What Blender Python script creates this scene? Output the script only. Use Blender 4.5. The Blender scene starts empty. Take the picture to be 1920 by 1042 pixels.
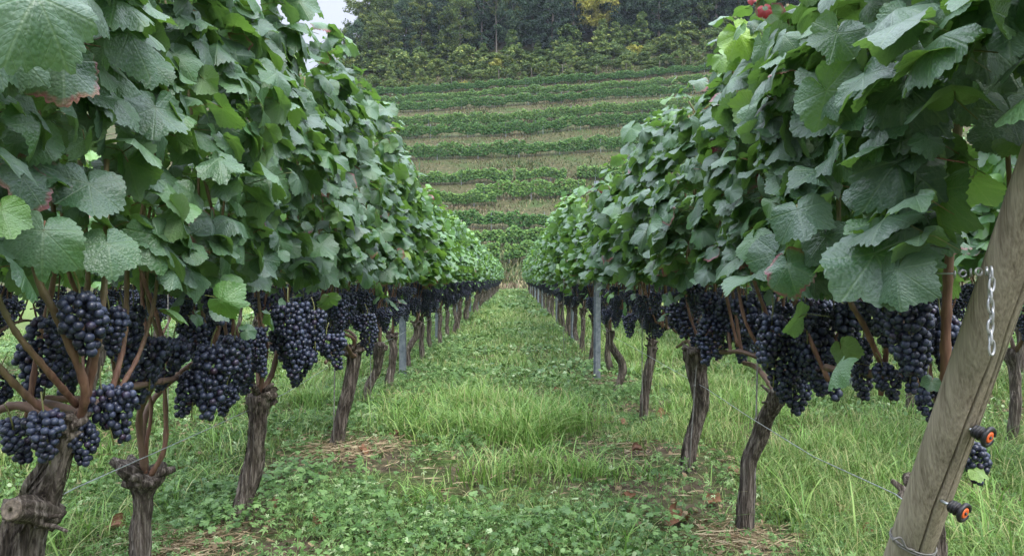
import bpy, math, random
import numpy as np
from mathutils import Vector, noise as mnoise
rng = np.random.default_rng(7)
random.seed(7)
R = math.radians
C = bpy.context.scene.collection
scene = bpy.context.scene

# ------------------------------------------------------------------ camera
F_PX, VX, VY, EYE = 1397.0, 965.0, 520.0, 1.0
cam_d = bpy.data.cameras.new('camera'); cam = bpy.data.objects.new('camera', cam_d); C.objects.link(cam)
cam.location = (0, 0, EYE); cam.rotation_euler = (R(90), 0, 0)
cam_d.sensor_width = 36; cam_d.lens = F_PX / 1920 * 36
cam_d.shift_x = -5 / 1920; cam_d.shift_y = -1 / 1920
cam_d.clip_start = 0.05; cam_d.clip_end = 2000
scene.camera = cam

# ------------------------------------------------------------------ sky and sun (overcast)
SUN_EL, SUN_ROT = R(52), R(150)
w = bpy.data.worlds.new("World"); scene.world = w; w.use_nodes = True
wn, wl = w.node_tree.nodes, w.node_tree.links
sky = wn.new('ShaderNodeTexSky'); sky.sky_type = 'NISHITA'; sky.sun_disc = False
sky.sun_elevation = SUN_EL; sky.sun_rotation = SUN_ROT; sky.dust_density = 4.0; sky.air_density = 1.0
cl = wn.new('ShaderNodeTexNoise'); cl.inputs['Scale'].default_value = 2.2; cl.inputs['Detail'].default_value = 5
tc = wn.new('ShaderNodeTexCoord'); wl.new(tc.outputs['Generated'], cl.inputs['Vector'])
cr = wn.new('ShaderNodeValToRGB'); wl.new(cl.outputs['Fac'], cr.inputs['Fac'])
cr.color_ramp.elements[0].position = .3; cr.color_ramp.elements[0].color = (7.6, 8.5, 10.6, 1)
cr.color_ramp.elements[1].position = .7; cr.color_ramp.elements[1].color = (10.8, 11.4, 13.2, 1)
mx = wn.new('ShaderNodeMix'); mx.data_type = 'RGBA'; mx.inputs['Factor'].default_value = .82   # cloud cover
wl.new(sky.outputs['Color'], mx.inputs['A']); wl.new(cr.outputs['Color'], mx.inputs['B'])
# overcast skies are about three times brighter overhead than at the horizon
gn = wn.new('ShaderNodeSeparateXYZ'); wl.new(tc.outputs['Generated'], gn.inputs[0])
gm_ = wn.new('ShaderNodeMapRange'); wl.new(gn.outputs['Z'], gm_.inputs[0]); gm_.inputs[1].default_value = 0.34; gm_.inputs[2].default_value = 1.0; gm_.inputs[3].default_value = .45; gm_.inputs[4].default_value = 3.1
vs = wn.new('ShaderNodeVectorMath'); vs.operation = 'SCALE'; wl.new(mx.outputs['Result'], vs.inputs[0]); wl.new(gm_.outputs[0], vs.inputs['Scale'])
bg = wn['Background']; wl.new(vs.outputs[0], bg.inputs['Color']); bg.inputs['Strength'].default_value = 0.1
sd = bpy.data.lights.new('sun', 'SUN'); sun = bpy.data.objects.new('sun', sd); C.objects.link(sun)
sd.energy = 1.5; sd.angle = R(28); sd.color = (1, .97, .92)
sun.rotation_euler = (R(90) - SUN_EL, 0, R(180) - SUN_ROT)
scene.view_settings.view_transform = 'Standard'; scene.view_settings.look = 'None'
scene.view_settings.exposure = 1.12; scene.view_settings.gamma = 1
cy = scene.cycles
cy.max_bounces = 6; cy.diffuse_bounces = 3; cy.glossy_bounces = 2; cy.transmission_bounces = 4; cy.volume_bounces = 0
cy.transparent_max_bounces = 4; cy.use_denoising = True; cy.caustics_reflective = False; cy.caustics_refractive = False

# ------------------------------------------------------------------ helpers
def P(px, py, Y):
    """photograph pixel + distance -> world point"""
    return np.array([(px - VX) / F_PX * Y, Y, EYE + (VY - py) / F_PX * Y])
def G(px, py):
    Y = EYE * F_PX / (py - VY); return np.array([(px - VX) / F_PX * Y, Y, 0.0])

def tag(o, label=None, cat=None, group=None, kind=None):
    if label: o['label'] = label
    if cat: o['category'] = cat
    if group: o['group'] = group
    if kind: o['kind'] = kind
    return o
def empty(name, loc=(0, 0, 0), rz=0):
    o = bpy.data.objects.new(name, None); C.objects.link(o); o.location = loc; o.rotation_euler = (0, 0, rz)
    o.empty_display_size = .1
    return o
def mesh_data(name, V, F, mats, uv=None, col=None, mi=None, smooth=True):
    V = np.ascontiguousarray(V, dtype=np.float32); F = np.ascontiguousarray(F, dtype=np.int32)
    me = bpy.data.meshes.new(name)
    n, m = len(V), len(F)
    me.vertices.add(n); me.vertices.foreach_set('co', V.ravel())
    me.loops.add(m * 3); me.loops.foreach_set('vertex_index', F.ravel())
    me.polygons.add(m); me.polygons.foreach_set('loop_start', np.arange(0, m * 3, 3, dtype=np.int32))
    if uv is not None:
        l = me.uv_layers.new(name='UVMap'); l.data.foreach_set('uv', np.ascontiguousarray(uv, dtype=np.float32)[F.ravel()].ravel())
    if col is not None:
        a = me.attributes.new('tint', 'FLOAT_COLOR', 'POINT')
        c4 = np.ones((n, 4), dtype=np.float32); c4[:, :3] = col; a.data.foreach_set('color', c4.ravel())
    for mm in (mats if isinstance(mats, (list, tuple)) else [mats]): me.materials.append(mm)
    if mi is not None: me.polygons.foreach_set('material_index', np.ascontiguousarray(mi, dtype=np.int32))
    me.update(calc_edges=True); me.validate()
    me.polygons.foreach_set('use_smooth', np.full(len(me.polygons), smooth))
    return me
def link(name, me, parent=None, loc=(0, 0, 0)):
    o = bpy.data.objects.new(name, me); C.objects.link(o); o.location = loc
    if parent: o.parent = parent
    return o
class Acc:
    def __init__(s): s.V, s.F, s.U, s.K, s.M, s.n = [], [], [], [], [], 0
    def add(s, V, F, uv=None, col=None, mi=0):
        V = np.asarray(V, float).reshape(-1, 3); F = np.asarray(F, int).reshape(-1, 3)
        s.V.append(V); s.F.append(F + s.n); s.n += len(V)
        s.U.append(np.zeros((len(V), 2)) if uv is None else uv)
        if col is None: col = (.5, 0, 0)
        s.K.append(np.broadcast_to(np.asarray(col, float), (len(V), 3)))
        s.M.append(np.full(len(F), mi))
        return s
    def data(s, name, mats, smooth=True, off=None):
        V = np.concatenate(s.V)
        if off is not None: V = V - np.asarray(off)
        return mesh_data(name, V, np.concatenate(s.F), mats, np.concatenate(s.U), np.concatenate(s.K), np.concatenate(s.M), smooth)
    def build(s, name, mats, parent=None, smooth=True, off=None, loc=(0, 0, 0)):
        return link(name, s.data(name, mats, smooth, off), parent, loc)

def vhash(ix, iy, seed):
    h = (ix.astype(np.int64) * 374761393 + iy.astype(np.int64) * 668265263 + seed * 1442695041) & 0xffffffff
    h = ((h ^ (h >> 13)) * 1274126177) & 0xffffffff
    return ((h ^ (h >> 16)) & 0xffff) / 65535.0
def vnoise(x, y, s=1.0, seed=0):
    x = np.asarray(x, float) * s; y = np.asarray(y, float) * s
    ix, iy = np.floor(x), np.floor(y); fx, fy = x - ix, y - iy
    fx = fx * fx * (3 - 2 * fx); fy = fy * fy * (3 - 2 * fy)
    a, b = vhash(ix, iy, seed), vhash(ix + 1, iy, seed); c, d = vhash(ix, iy + 1, seed), vhash(ix + 1, iy + 1, seed)
    return (a * (1 - fx) + b * fx) * (1 - fy) + (c * (1 - fx) + d * fx) * fy
def fbm(x, y, s=1.0, seed=0, o=3):
    t, a = 0, .5
    for k in range(o): t = t + a * vnoise(x, y, s * 2 ** k, seed + k); a *= .5
    return t / (1 - .5 ** o)
def unit(v): return v / (np.linalg.norm(v, axis=-1, keepdims=True) + 1e-12)

def spline(pts, n):
    pts = np.asarray(pts, float)
    if len(pts) < 3:
        t = np.linspace(0, 1, n)[:, None]; return pts[0] * (1 - t) + pts[-1] * t
    p = np.vstack([2 * pts[0] - pts[1], pts, 2 * pts[-1] - pts[-2]])
    out = []
    for q in np.linspace(0, len(pts) - 1 - 1e-6, n):
        i = int(q); t = q - i; a, b, c, d = p[i], p[i + 1], p[i + 2], p[i + 3]
        out.append(.5 * ((2 * b) + (-a + c) * t + (2 * a - 5 * b + 4 * c - d) * t * t + (-a + 3 * b - 3 * c + d) * t ** 3))
    return np.array(out)
def tube(path, rad, seg=8, disp=None, cap=True):
    """returns V, F, uv of a swept tube; disp(u, v) multiplies the radius"""
    path = np.asarray(path, float); k = len(path); rad = np.broadcast_to(np.asarray(rad, float), (k,))
    T = unit(np.gradient(path, axis=0))
    ref = np.array([0, 1, 0.]) if abs(T[0][1]) < .9 else np.array([1., 0, 0])
    N = unit(np.cross(T[0], ref)); V, U = [], []; L = 0
    for i in range(k):
        N = unit(N - T[i] * N.dot(T[i])); B = np.cross(T[i], N)
        if i: L += np.linalg.norm(path[i] - path[i - 1])
        a = np.arange(seg + 1) / seg
        r = rad[i] * (disp(a, L) if disp else 1.0)
        V.append(path[i] + (np.cos(a * 2 * np.pi) * r)[:, None] * N + (np.sin(a * 2 * np.pi) * r)[:, None] * B)
        U.append(np.stack([a, np.full(seg + 1, L)], 1))
    F = []
    s = seg + 1
    for i in range(k - 1):
        for j in range(seg):
            a, b, c, d = i * s + j, i * s + j + 1, (i + 1) * s + j + 1, (i + 1) * s + j
            F += [(a, b, c), (a, c, d)]
    V = np.concatenate(V); U = np.concatenate(U); n = len(V)
    if cap:
        V = np.vstack([V, path[0] , path[-1]]); U = np.vstack([U, [.5, 0], [.5, L]])
        for j in range(seg): F += [(n, j + 1, j), (n + 1, (k - 1) * s + j, (k - 1) * s + j + 1)]
    return V, np.array(F), U
def lathe(prof, seg=20):
    """prof: list of (r, z) ; axis z"""
    V, F = [], []
    for r, z in prof:
        for j in range(seg): a = 2 * math.pi * j / seg; V.append((r * math.cos(a), r * math.sin(a), z))
    for i in range(len(prof) - 1):
        for j in range(seg):
            a, b = i * seg + j, i * seg + (j + 1) % seg; c, d = b + seg, a + seg
            F += [(a, b, c), (a, c, d)]
    return np.array(V), np.array(F)
def orient(V, axis, loc, roll=0):
    z = unit(np.asarray(axis, float)); x = unit(np.cross([0, 0, 1.], z) if abs(z[2]) < .95 else np.array([1., 0, 0])); y = np.cross(z, x)
    c, s = math.cos(roll), math.sin(roll)
    return V[:, :1] * (x * c + y * s) + V[:, 1:2] * (y * c - x * s) + V[:, 2:3] * z + np.asarray(loc)
def boxm(x0, x1, y0, y1, z0, z1):
    V = np.array([(x, y, z) for x in (x0, x1) for y in (y0, y1) for z in (z0, z1)], float)
    F = [(0, 1, 3), (0, 3, 2), (4, 6, 7), (4, 7, 5), (0, 4, 5), (0, 5, 1), (2, 3, 7), (2, 7, 6), (0, 2, 6), (0, 6, 4), (1, 5, 7), (1, 7, 3)]
    return V, np.array(F)

# ------------------------------------------------------------------ materials
class NT:
    def __init__(s, name):
        s.m = bpy.data.materials.new(name); s.m.use_nodes = True; s.t = s.m.node_tree; s.t.nodes.clear()
        s.out = s.t.nodes.new('ShaderNodeOutputMaterial')
    def n(s, typ, **kw):
        o = s.t.nodes.new(typ)
        for k, v in kw.items():
            if hasattr(o, k) and k not in ('Scale',): setattr(o, k, v)
        return o
    def l(s, a, b): s.t.links.new(a, b)
    def put(s, sock, v):
        if isinstance(v, bpy.types.NodeSocket): s.l(v, sock)
        else: sock.default_value = v
    def math(s, op, a, b=0.0, c=0.0, clamp=False):
        o = s.t.nodes.new('ShaderNodeMath'); o.operation = op; o.use_clamp = clamp
        s.put(o.inputs[0], a); s.put(o.inputs[1], b); s.put(o.inputs[2], c); return o.outputs[0]
    def mix(s, f, a, b):
        o = s.t.nodes.new('ShaderNodeMix'); o.data_type = 'RGBA'
        s.put(o.inputs['Factor'], f); s.put(o.inputs['A'], a if isinstance(a, bpy.types.NodeSocket) else (*a, 1)); s.put(o.inputs['B'], b if isinstance(b, bpy.types.NodeSocket) else (*b, 1))
        return o.outputs['Result']
    def fmix(s, f, a, b):
        o = s.t.nodes.new('ShaderNodeMix'); s.put(o.inputs['Factor'], f); s.put(o.inputs['A'], a); s.put(o.inputs['B'], b); return o.outputs['Result']
    def noise(s, vec, scale, detail=3, rough=.5, dist=0):
        o = s.t.nodes.new('ShaderNodeTexNoise'); o.inputs['Scale'].default_value = scale; o.inputs['Detail'].default_value = detail
        o.inputs['Roughness'].default_value = rough; o.inputs['Distortion'].default_value = dist
        if vec is not None: s.l(vec, o.inputs['Vector'])
        return o.outputs['Fac']
    def ramp(s, f, *stops):
        o = s.t.nodes.new('ShaderNodeValToRGB'); s.put(o.inputs['Fac'], f); e = o.color_ramp.elements
        while len(e) < len(stops): e.new(.5)
        for k, (p, c) in enumerate(stops): e[k].position = p; e[k].color = (*c, 1) if len(c) == 3 else c
        return o.outputs['Color']
    def bump(s, h, strength, dist):
        o = s.t.nodes.new('ShaderNodeBump'); s.l(h, o.inputs['Height']); o.inputs['Strength'].default_value = strength; o.inputs['Distance'].default_value = dist
        return o.outputs['Normal']
    def coord(s, which='Object'): return s.t.nodes.new('ShaderNodeTexCoord').outputs[which]
    def pos(s): return s.t.nodes.new('ShaderNodeNewGeometry').outputs['Position']
    def scale(s, v, xyz):
        o = s.t.nodes.new('ShaderNodeVectorMath'); o.operation = 'MULTIPLY'; s.l(v, o.inputs[0]); o.inputs[1].default_value = xyz; return o.outputs[0]
    def attr(s):
        o = s.t.nodes.new('ShaderNodeAttribute'); o.attribute_name = 'tint'
        sp = s.t.nodes.new('ShaderNodeSeparateColor'); s.l(o.outputs['Color'], sp.inputs[0]); return sp.outputs
    def bsdf(s, col, rough=.6, spec=.5, normal=None, metal=0, coat=0, sheen=0):
        o = s.t.nodes.new('ShaderNodeBsdfPrincipled')
        s.put(o.inputs['Base Color'], col if isinstance(col, bpy.types.NodeSocket) else (*col, 1)); s.put(o.inputs['Roughness'], rough)
        s.put(o.inputs['Specular IOR Level'], spec); s.put(o.inputs['Metallic'], metal)
        if normal is not None: s.l(normal, o.inputs['Normal'])
        if coat: o.inputs['Coat Weight'].default_value = coat; o.inputs['Coat Roughness'].default_value = .3
        if sheen: o.inputs['Sheen Weight'].default_value = sheen
        return o.outputs[0]
    def translucent(s, sh, col, fac, normal=None):
        t = s.t.nodes.new('ShaderNodeBsdfTranslucent'); s.put(t.inputs['Color'], col)
        if normal is not None: s.l(normal, t.inputs['Normal'])
        m = s.t.nodes.new('ShaderNodeMixShader'); s.put(m.inputs[0], fac); s.l(sh, m.inputs[1]); s.l(t.outputs[0], m.inputs[2]); return m.outputs[0]
    def done(s, sh): s.l(sh, s.out.inputs['Surface']); return s.m

def leaf_material(name, veins=True):
    t = NT(name); a = t.attr(); rnd, red, edge = a[0], a[1], a[2]
    pos = t.pos()
    uv = t.coord('UV'); sep = t.n('ShaderNodeSeparateXYZ'); t.l(uv, sep.inputs[0])
    top = t.ramp(rnd, (0, (.026, .068, .032)), (.35, (.044, .112, .044)), (.65, (.068, .165, .046)), (.85, (.12, .26, .036)), (1, (.26, .42, .04)))
    under = t.ramp(rnd, (0, (.085, .165, .065)), (.6, (.12, .22, .062)), (1, (.24, .38, .06)))
    if not veins: top = t.ramp(rnd, (0, (.036, .095, .034)), (.35, (.066, .160, .048)), (.65, (.100, .225, .050)), (.85, (.15, .31, .045)), (1, (.28, .44, .05)))  # brighter greens for the distant copy: open sky light put into the colour
    geo = t.n('ShaderNodeNewGeometry')
    base = t.mix(geo.outputs['Backfacing'], top, under)
    mott = t.noise(pos, 38, 3)
    base = t.mix(t.math('MULTIPLY', t.math('SUBTRACT', mott, .5, clamp=True), .9, clamp=True), base, (.13, .20, .07))
    h = t.noise(uv, 9, 2)
    nrm = None
    if veins:
        x = t.math('ABSOLUTE', sep.outputs[0]); y = sep.outputs[1]
        best, bt = None, None
        for ang in (0, 50, 105):
            sx, cx = math.sin(R(ang)), math.cos(R(ang))
            al = t.math('ADD', t.math('MULTIPLY', x, sx), t.math('MULTIPLY', y, cx))
            pe = t.math('ABSOLUTE', t.math('SUBTRACT', t.math('MULTIPLY', x, cx), t.math('MULTIPLY', y, sx)))
            pe = t.math('ADD', pe, t.math('LESS_THAN', al, 0))
            tt = t.math('SUBTRACT', al, t.math('MULTIPLY', pe, .85))
            if best is None: best, bt = pe, tt
            else:
                c = t.math('LESS_THAN', pe, best); bt = t.fmix(c, bt, tt); best = t.math('MINIMUM', pe, best)
        mr = t.n('ShaderNodeMapRange'); t.l(best, mr.inputs[0]); mr.inputs[1].default_value = .004; mr.inputs[2].default_value = .03; mr.inputs[3].default_value = 1; mr.inputs[4].default_value = 0
        main = mr.outputs[0]
        sw = t.math('SINE', t.math('MULTIPLY', bt, 42.0))
        mr2 = t.n('ShaderNodeMapRange'); t.l(sw, mr2.inputs[0]); mr2.inputs[1].default_value = .86; mr2.inputs[2].default_value = 1.0
        vein = t.math('MAXIMUM', main, t.math('MULTIPLY', mr2.outputs[0], .5))
        base = t.mix(t.math('MULTIPLY', vein, .24), base, (.20, .30, .11))
        vo = t.n('ShaderNodeTexVoronoi'); t.l(uv, vo.inputs['Vector']); vo.inputs['Scale'].default_value = 17
        hh = t.math('SUBTRACT', t.math('ADD', t.math('MULTIPLY', vo.outputs['Distance'], -.5), t.math('MULTIPLY', h, 1.0)), t.math('MULTIPLY', vein, .45))
        nrm = t.bump(hh, .32, .008)
    # greyish sheen of the sky, painted into the blade colour
    sky_sheen = t.math('MULTIPLY', t.math('SUBTRACT', t.noise(pos, 7, 4, .6), .38, clamp=True), 1.5 if veins else .8, clamp=True)
    base = t.mix(sky_sheen, base, (.17, .225, .19))
    # autumn colour from the edge of flagged leaves, blotched
    rn = t.noise(pos, 13, 3, .6)
    rm = t.math('MULTIPLY', red, t.math('MULTIPLY', t.math('SUBTRACT', t.math('ADD', t.math('MULTIPLY', edge, 1.0), t.math('ADD', t.math('MULTIPLY', rn, 2.0), t.math('MULTIPLY', red, .15))), 1.87), 3.0), clamp=True)
    rc = t.ramp(t.noise(pos, 14, 2), (.35, (.22, .03, .05)), (.5, (.27, .10, .11)), (.62, (.20, .11, .05)))
    rc = t.mix(t.math('GREATER_THAN', red, 3), rc, (.30, .014, .022))
    base = t.mix(t.math('MINIMUM', rm, .92), base, rc)
    sh = t.bsdf(base, t.fmix(geo.outputs['Backfacing'], .42, .7), .55, nrm)
    tr = t.mix(.55, base, (.28, .56, .04))
    tr = t.mix(t.math('MINIMUM', rm, .92), tr, rc)
    return t.done(t.translucent(sh, tr, .23, nrm))

def bark_material(name, c0, c1, c2, sc=1.0, strength=.9):
    t = NT(name); uv = t.coord('UV'); p = t.coord('Object')
    v = t.scale(p, (75 * sc, 75 * sc, 5 * sc))
    n1 = t.noise(v, 1.0, 6, .65, .25)
    n2 = t.noise(t.scale(p, (210, 210, 16)), 1, 3)
    f = t.math('ADD', t.math('MULTIPLY', n1, .75), t.math('MULTIPLY', n2, .25))
    col = t.ramp(f, (.30, c0), (.48, c1), (.66, c2))
    moss = t.math('MULTIPLY', t.math('SUBTRACT', t.noise(p, 9, 3), .56, clamp=True), 2.0, clamp=True)
    col = t.mix(moss, col, (.10, .11, .05))
    return t.done(t.bsdf(col, .9, .15, t.bump(f, strength, .014)))

M = {}
M['leaf'] = leaf_material('vine leaf')
M['leaf_far'] = leaf_material('vine leaf at distance', False)
M['bark'] = bark_material('vine bark', (.012, .010, .008), (.080, .066, .053), (.31, .27, .225), 1.1, 1.0)  # darkest tone paints shade into the bark crevices
def cane_mat():
    t = NT('ripened cane'); p = t.coord('Object'); a = t.attr()
    n = t.noise(t.scale(p, (90, 90, 8)), 1, 4)
    col = t.ramp(n, (.25, (.10, .052, .036)), (.5, (.17, .092, .060)), (.75, (.27, .16, .105)))
    col = t.mix(a[1], col, (.10, .14, .035))
    col = t.mix(t.math('MULTIPLY', a[2], .8), col, (.15, .105, .075))
    return t.done(t.bsdf(col, .6, .3, t.bump(n, .2, .003)))
M['cane'] = cane_mat()
def petiole_mat():
    t = NT('leaf stalk'); a = t.attr()
    col = t.ramp(a[0], (0, (.13, .17, .05)), (.6, (.18, .16, .06)), (1, (.22, .08, .05)))
    return t.done(t.bsdf(col, .5, .4))
M['petiole'] = petiole_mat()
def grape_mat():
    t = NT('blue black grape skin'); p = t.coord('Object'); a = t.attr()
    n = t.noise(p, 55, 4, .6); n2 = t.noise(p, 220, 2)
    bloom = t.math('ADD', t.math('MULTIPLY', t.math('SUBTRACT', n, .42, clamp=True), 2.3), t.math('MULTIPLY', a[0], .55), clamp=True)
    dark = t.mix(a[1], (.006, .006, .013), (.022, .006, .016))
    col = t.mix(t.math('MULTIPLY', bloom, .75), dark, (.055, .074, .13))
    return t.done(t.bsdf(col, t.fmix(bloom, .28, .55), .5, t.bump(n2, .08, .002)))
M['grape'] = grape_mat()
def simple(name, c0, c1, scale=30, rough=.6, metal=0, spec=.5, bump=.2, obj=True):
    t = NT(name); p = t.coord('Object'); n = t.noise(p, scale, 4)
    return t.done(t.bsdf(t.ramp(n, (.35, c0), (.65, c1)), rough, spec, t.bump(n, bump, .004), metal))
M['galv'] = simple('galvanised steel', (.20, .23, .27), (.34, .37, .40), 25, .5, .55)
M['wire'] = simple('galvanised wire', (.38, .41, .42), (.55, .58, .58), 60, .4, .7)
M['chain'] = simple('bright chain', (.32, .33, .32), (.48, .48, .47), 60, .42, .6)
M['black'] = simple('black plastic', (.012, .012, .013), (.025, .025, .025), 60, .45)
M['orange'] = simple('orange plastic', (.75, .13, .03), (.85, .19, .05), 60, .5)
M['stake'] = simple('thin rusty stake', (.16, .15, .13), (.30, .29, .27), 40, .6, .3)
def wood_mat():
    t = NT('weathered round timber'); p = t.coord('Object')
    g = t.noise(t.scale(p, (34, 34, 1.9)), 1, 7, .65, .9)
    g2 = t.noise(t.scale(p, (260, 260, 7)), 1, 4)
    b = t.noise(p, 5, 3)
    f = t.math('ADD', t.math('MULTIPLY', g, .55), t.math('MULTIPLY', g2, .45))
    col = t.ramp(f, (.32, (.12, .098, .066)), (.45, (.245, .208, .148)), (.63, (.39, .34, .25)))
    col = t.mix(t.math('MULTIPLY', t.math('SUBTRACT', b, .45, clamp=True), 1.6, clamp=True), col, (.19, .185, .12))
    h = f
    return t.done(t.bsdf(col, .85, .2, t.bump(h, .6, .006)))
M['wood'] = wood_mat()
def blade_mat(name, *stops, trans=.3, rough=.5):
    t = NT(name); a = t.attr()
    col = t.ramp(a[0], *stops)
    tip = t.math('MULTIPLY', a[2], a[1])
    col = t.mix(tip, col, (.42, .36, .17))
    return t.done(t.translucent(t.bsdf(col, rough, .35), col, trans))
M['grass'] = blade_mat('grass blades', (0, (.068, .142, .026)), (.4, (.135, .238, .048)), (.75, (.225, .345, .090)), (1, (.38, .42, .17)))
M['tuft'] = blade_mat('tall grass', (0, (.080, .185, .030)), (.5, (.175, .33, .062)), (1, (.32, .45, .13)))
M['cover'] = blade_mat('ground cover leaves', (0, (.044, .108, .022)), (.45, (.098, .196, .046)), (.85, (.195, .32, .10)), (1, (.34, .44, .22)), trans=.25, rough=.45)
M['straw'] = blade_mat('dry straw', (0, (.15, .10, .055)), (.5, (.30, .23, .13)), (1, (.46, .38, .24)), trans=.1, rough=.8)
M['dead'] = blade_mat('fallen leaf', (0, (.085, .042, .022)), (.5, (.19, .090, .045)), (1, (.32, .19, .11)), trans=.1, rough=.7)

def ground_mat():
    t = NT('vineyard ground'); p = t.pos()
    big = t.noise(p, .55, 4, .6); fine = t.noise(p, 14, 5, .65); mid = t.noise(p, 3.0, 4, .6)
    soil = t.ramp(fine, (.3, (.028, .021, .014)), (.55, (.080, .060, .040)), (.75, (.17, .13, .085)))
    green = t.ramp(fine, (.3, (.018, .030, .008)), (.5, (.045, .075, .018)), (.72, (.085, .125, .035)))  # soil and green kept dark: shadow between the plants put into the colour
    f = t.math('ADD', t.math('MULTIPLY', big, .6), t.math('MULTIPLY', mid, .5))
    sel = t.math('MULTIPLY', t.math('SUBTRACT', f, .46), 7, clamp=True)
    sep = t.n('ShaderNodeSeparateXYZ'); t.l(p, sep.inputs[0])
    far = t.math('MULTIPLY', t.math('SUBTRACT', sep.outputs[1], 6), .06, clamp=True)
    sel = t.math('MAXIMUM', sel, t.math('MULTIPLY', far, .85))
    near = t.mix(sel, soil, green)
    near = t.mix(t.math('MULTIPLY', far, .9), near, t.ramp(fine, (.3, (.07, .11, .030)), (.7, (.17, .235, .075))))
    # the slope: terrace banks of dry scrub
    sf = t.noise(t.scale(p, (.25, .25, .6)), 1, 4, .6); sg = t.noise(p, 2.2, 5, .7)
    slope = t.ramp(sg, (.3, (.030, .038, .014)), (.5, (.062, .062, .028)), (.7, (.115, .098, .055)))
    slope = t.mix(t.math('MULTIPLY', t.math('SUBTRACT', sf, .47), 5, clamp=True), slope, (.045, .070, .022))
    hs = t.math('MULTIPLY', t.math('SUBTRACT', sep.outputs[1], 50), .5, clamp=True)
    col = t.mix(hs, near, slope)
    return t.done(t.bsdf(col, .95, .1, t.bump(fine, .6, .05)))
M['ground'] = ground_mat()
def crown_mat(name, *stops, trans=.2):
    t = NT(name); a = t.attr(); col = t.ramp(a[0], *stops)
    inf = t.n('ShaderNodeObjectInfo')
    hue = t.n('ShaderNodeHueSaturation'); t.l(col, hue.inputs['Color'])
    t.l(t.fmix(inf.outputs['Random'], .485, .515), hue.inputs['Hue']); t.l(t.fmix(inf.outputs['Random'], 1.35, .85), hue.inputs['Value'])
    c = hue.outputs[0]
    return t.done(t.translucent(t.bsdf(c, .65, .25), c, trans))
M['crown_dark'] = crown_mat('dark crown', (0, (.014, .036, .022)), (.55, (.032, .070, .036)), (1, (.085, .14, .055)))
M['crown_mid'] = crown_mat('mid green crown', (0, (.040, .075, .022)), (.6, (.095, .145, .032)), (1, (.22, .25, .05)))
M['crown_gold'] = crown_mat('yellowing crown', (0, (.20, .21, .04)), (.6, (.38, .37, .07)), (1, (.55, .50, .11)))
M['shrub'] = crown_mat('shrub', (0, (.048, .090, .026)), (.6, (.115, .180, .042)), (1, (.26, .30, .075)))
M['scrub'] = blade_mat('hillside scrub', (0, (.045, .090, .024)), (.42, (.085, .115, .038)), (.62, (.125, .100, .055)), (.85, (.165, .115, .078)), (1, (.26, .21, .13)), trans=.15, rough=.8)
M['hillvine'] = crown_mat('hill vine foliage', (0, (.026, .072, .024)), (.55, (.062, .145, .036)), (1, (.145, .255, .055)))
M['trunk'] = bark_material('tree bark', (.05, .045, .035), (.12, .105, .085), (.26, .24, .20), .05, .4)
M['cut'] = simple('sawn cane wood', (.085, .068, .050), (.19, .155, .115), 120, .9, bump=.8)

# ------------------------------------------------------------------ terrain
HY = np.array([-60, 0, 54, 58, 63, 68, 74, 80, 88, 90, 95, 104, 113, 119, 128, 135, 141, 160, 175, 190, 400.])
HZ = np.array([0, 0, 0, .25, .9, 2.2, 4.1, 6.2, 9.6, 10.5, 13.1, 17.8, 22.7, 25.7, 30.4, 33.8, 36.8, 49.0, 57, 59, 60.])
def hill(x, y):
    x = np.asarray(x, float); y = np.asarray(y, float)
    z = np.interp(y, HY, HZ) + np.interp(y, [158, 200, 240, 400], [0, 9, 14, 14]) * np.clip((x + 34) / 14, -.6, 1)
    # small terraces: a flat shelf under each row, a steep bank behind it
    s = np.clip((y - 60) / 20, 0, 1)
    return z + s * np.clip(x, -70, 60) * np.interp(y, [60, 80, 110, 150, 190], [0, .01, .055, .075, .12]) + s * .9 * (fbm(x, y, .06, 5) - .5)
xs = np.unique(np.concatenate([np.linspace(-14, 14, 113), np.linspace(-160, 160, 129)]))
ys = np.unique(np.concatenate([np.linspace(-8, 24, 129), np.linspace(24, 200, 177), np.linspace(200, 400, 21)]))
X, Y = np.meshgrid(xs, ys)
Z = hill(X, Y) + np.where(Y < 50, .03 * (fbm(X, Y, 1.6, 3) - .5), 0)
nx = len(xs); idx = np.arange(len(ys) * nx).reshape(len(ys), nx)
a, b, c, d = idx[:-1, :-1].ravel(), idx[:-1, 1:].ravel(), idx[1:, 1:].ravel(), idx[1:, :-1].ravel()
gm = mesh_data('ground', np.stack([X.ravel(), Y.ravel(), Z.ravel()], 1), np.vstack([np.stack([a, b, c], 1), np.stack([a, c, d], 1)]), M['ground'])
ground = tag(link('ground', gm), kind='structure')

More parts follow.
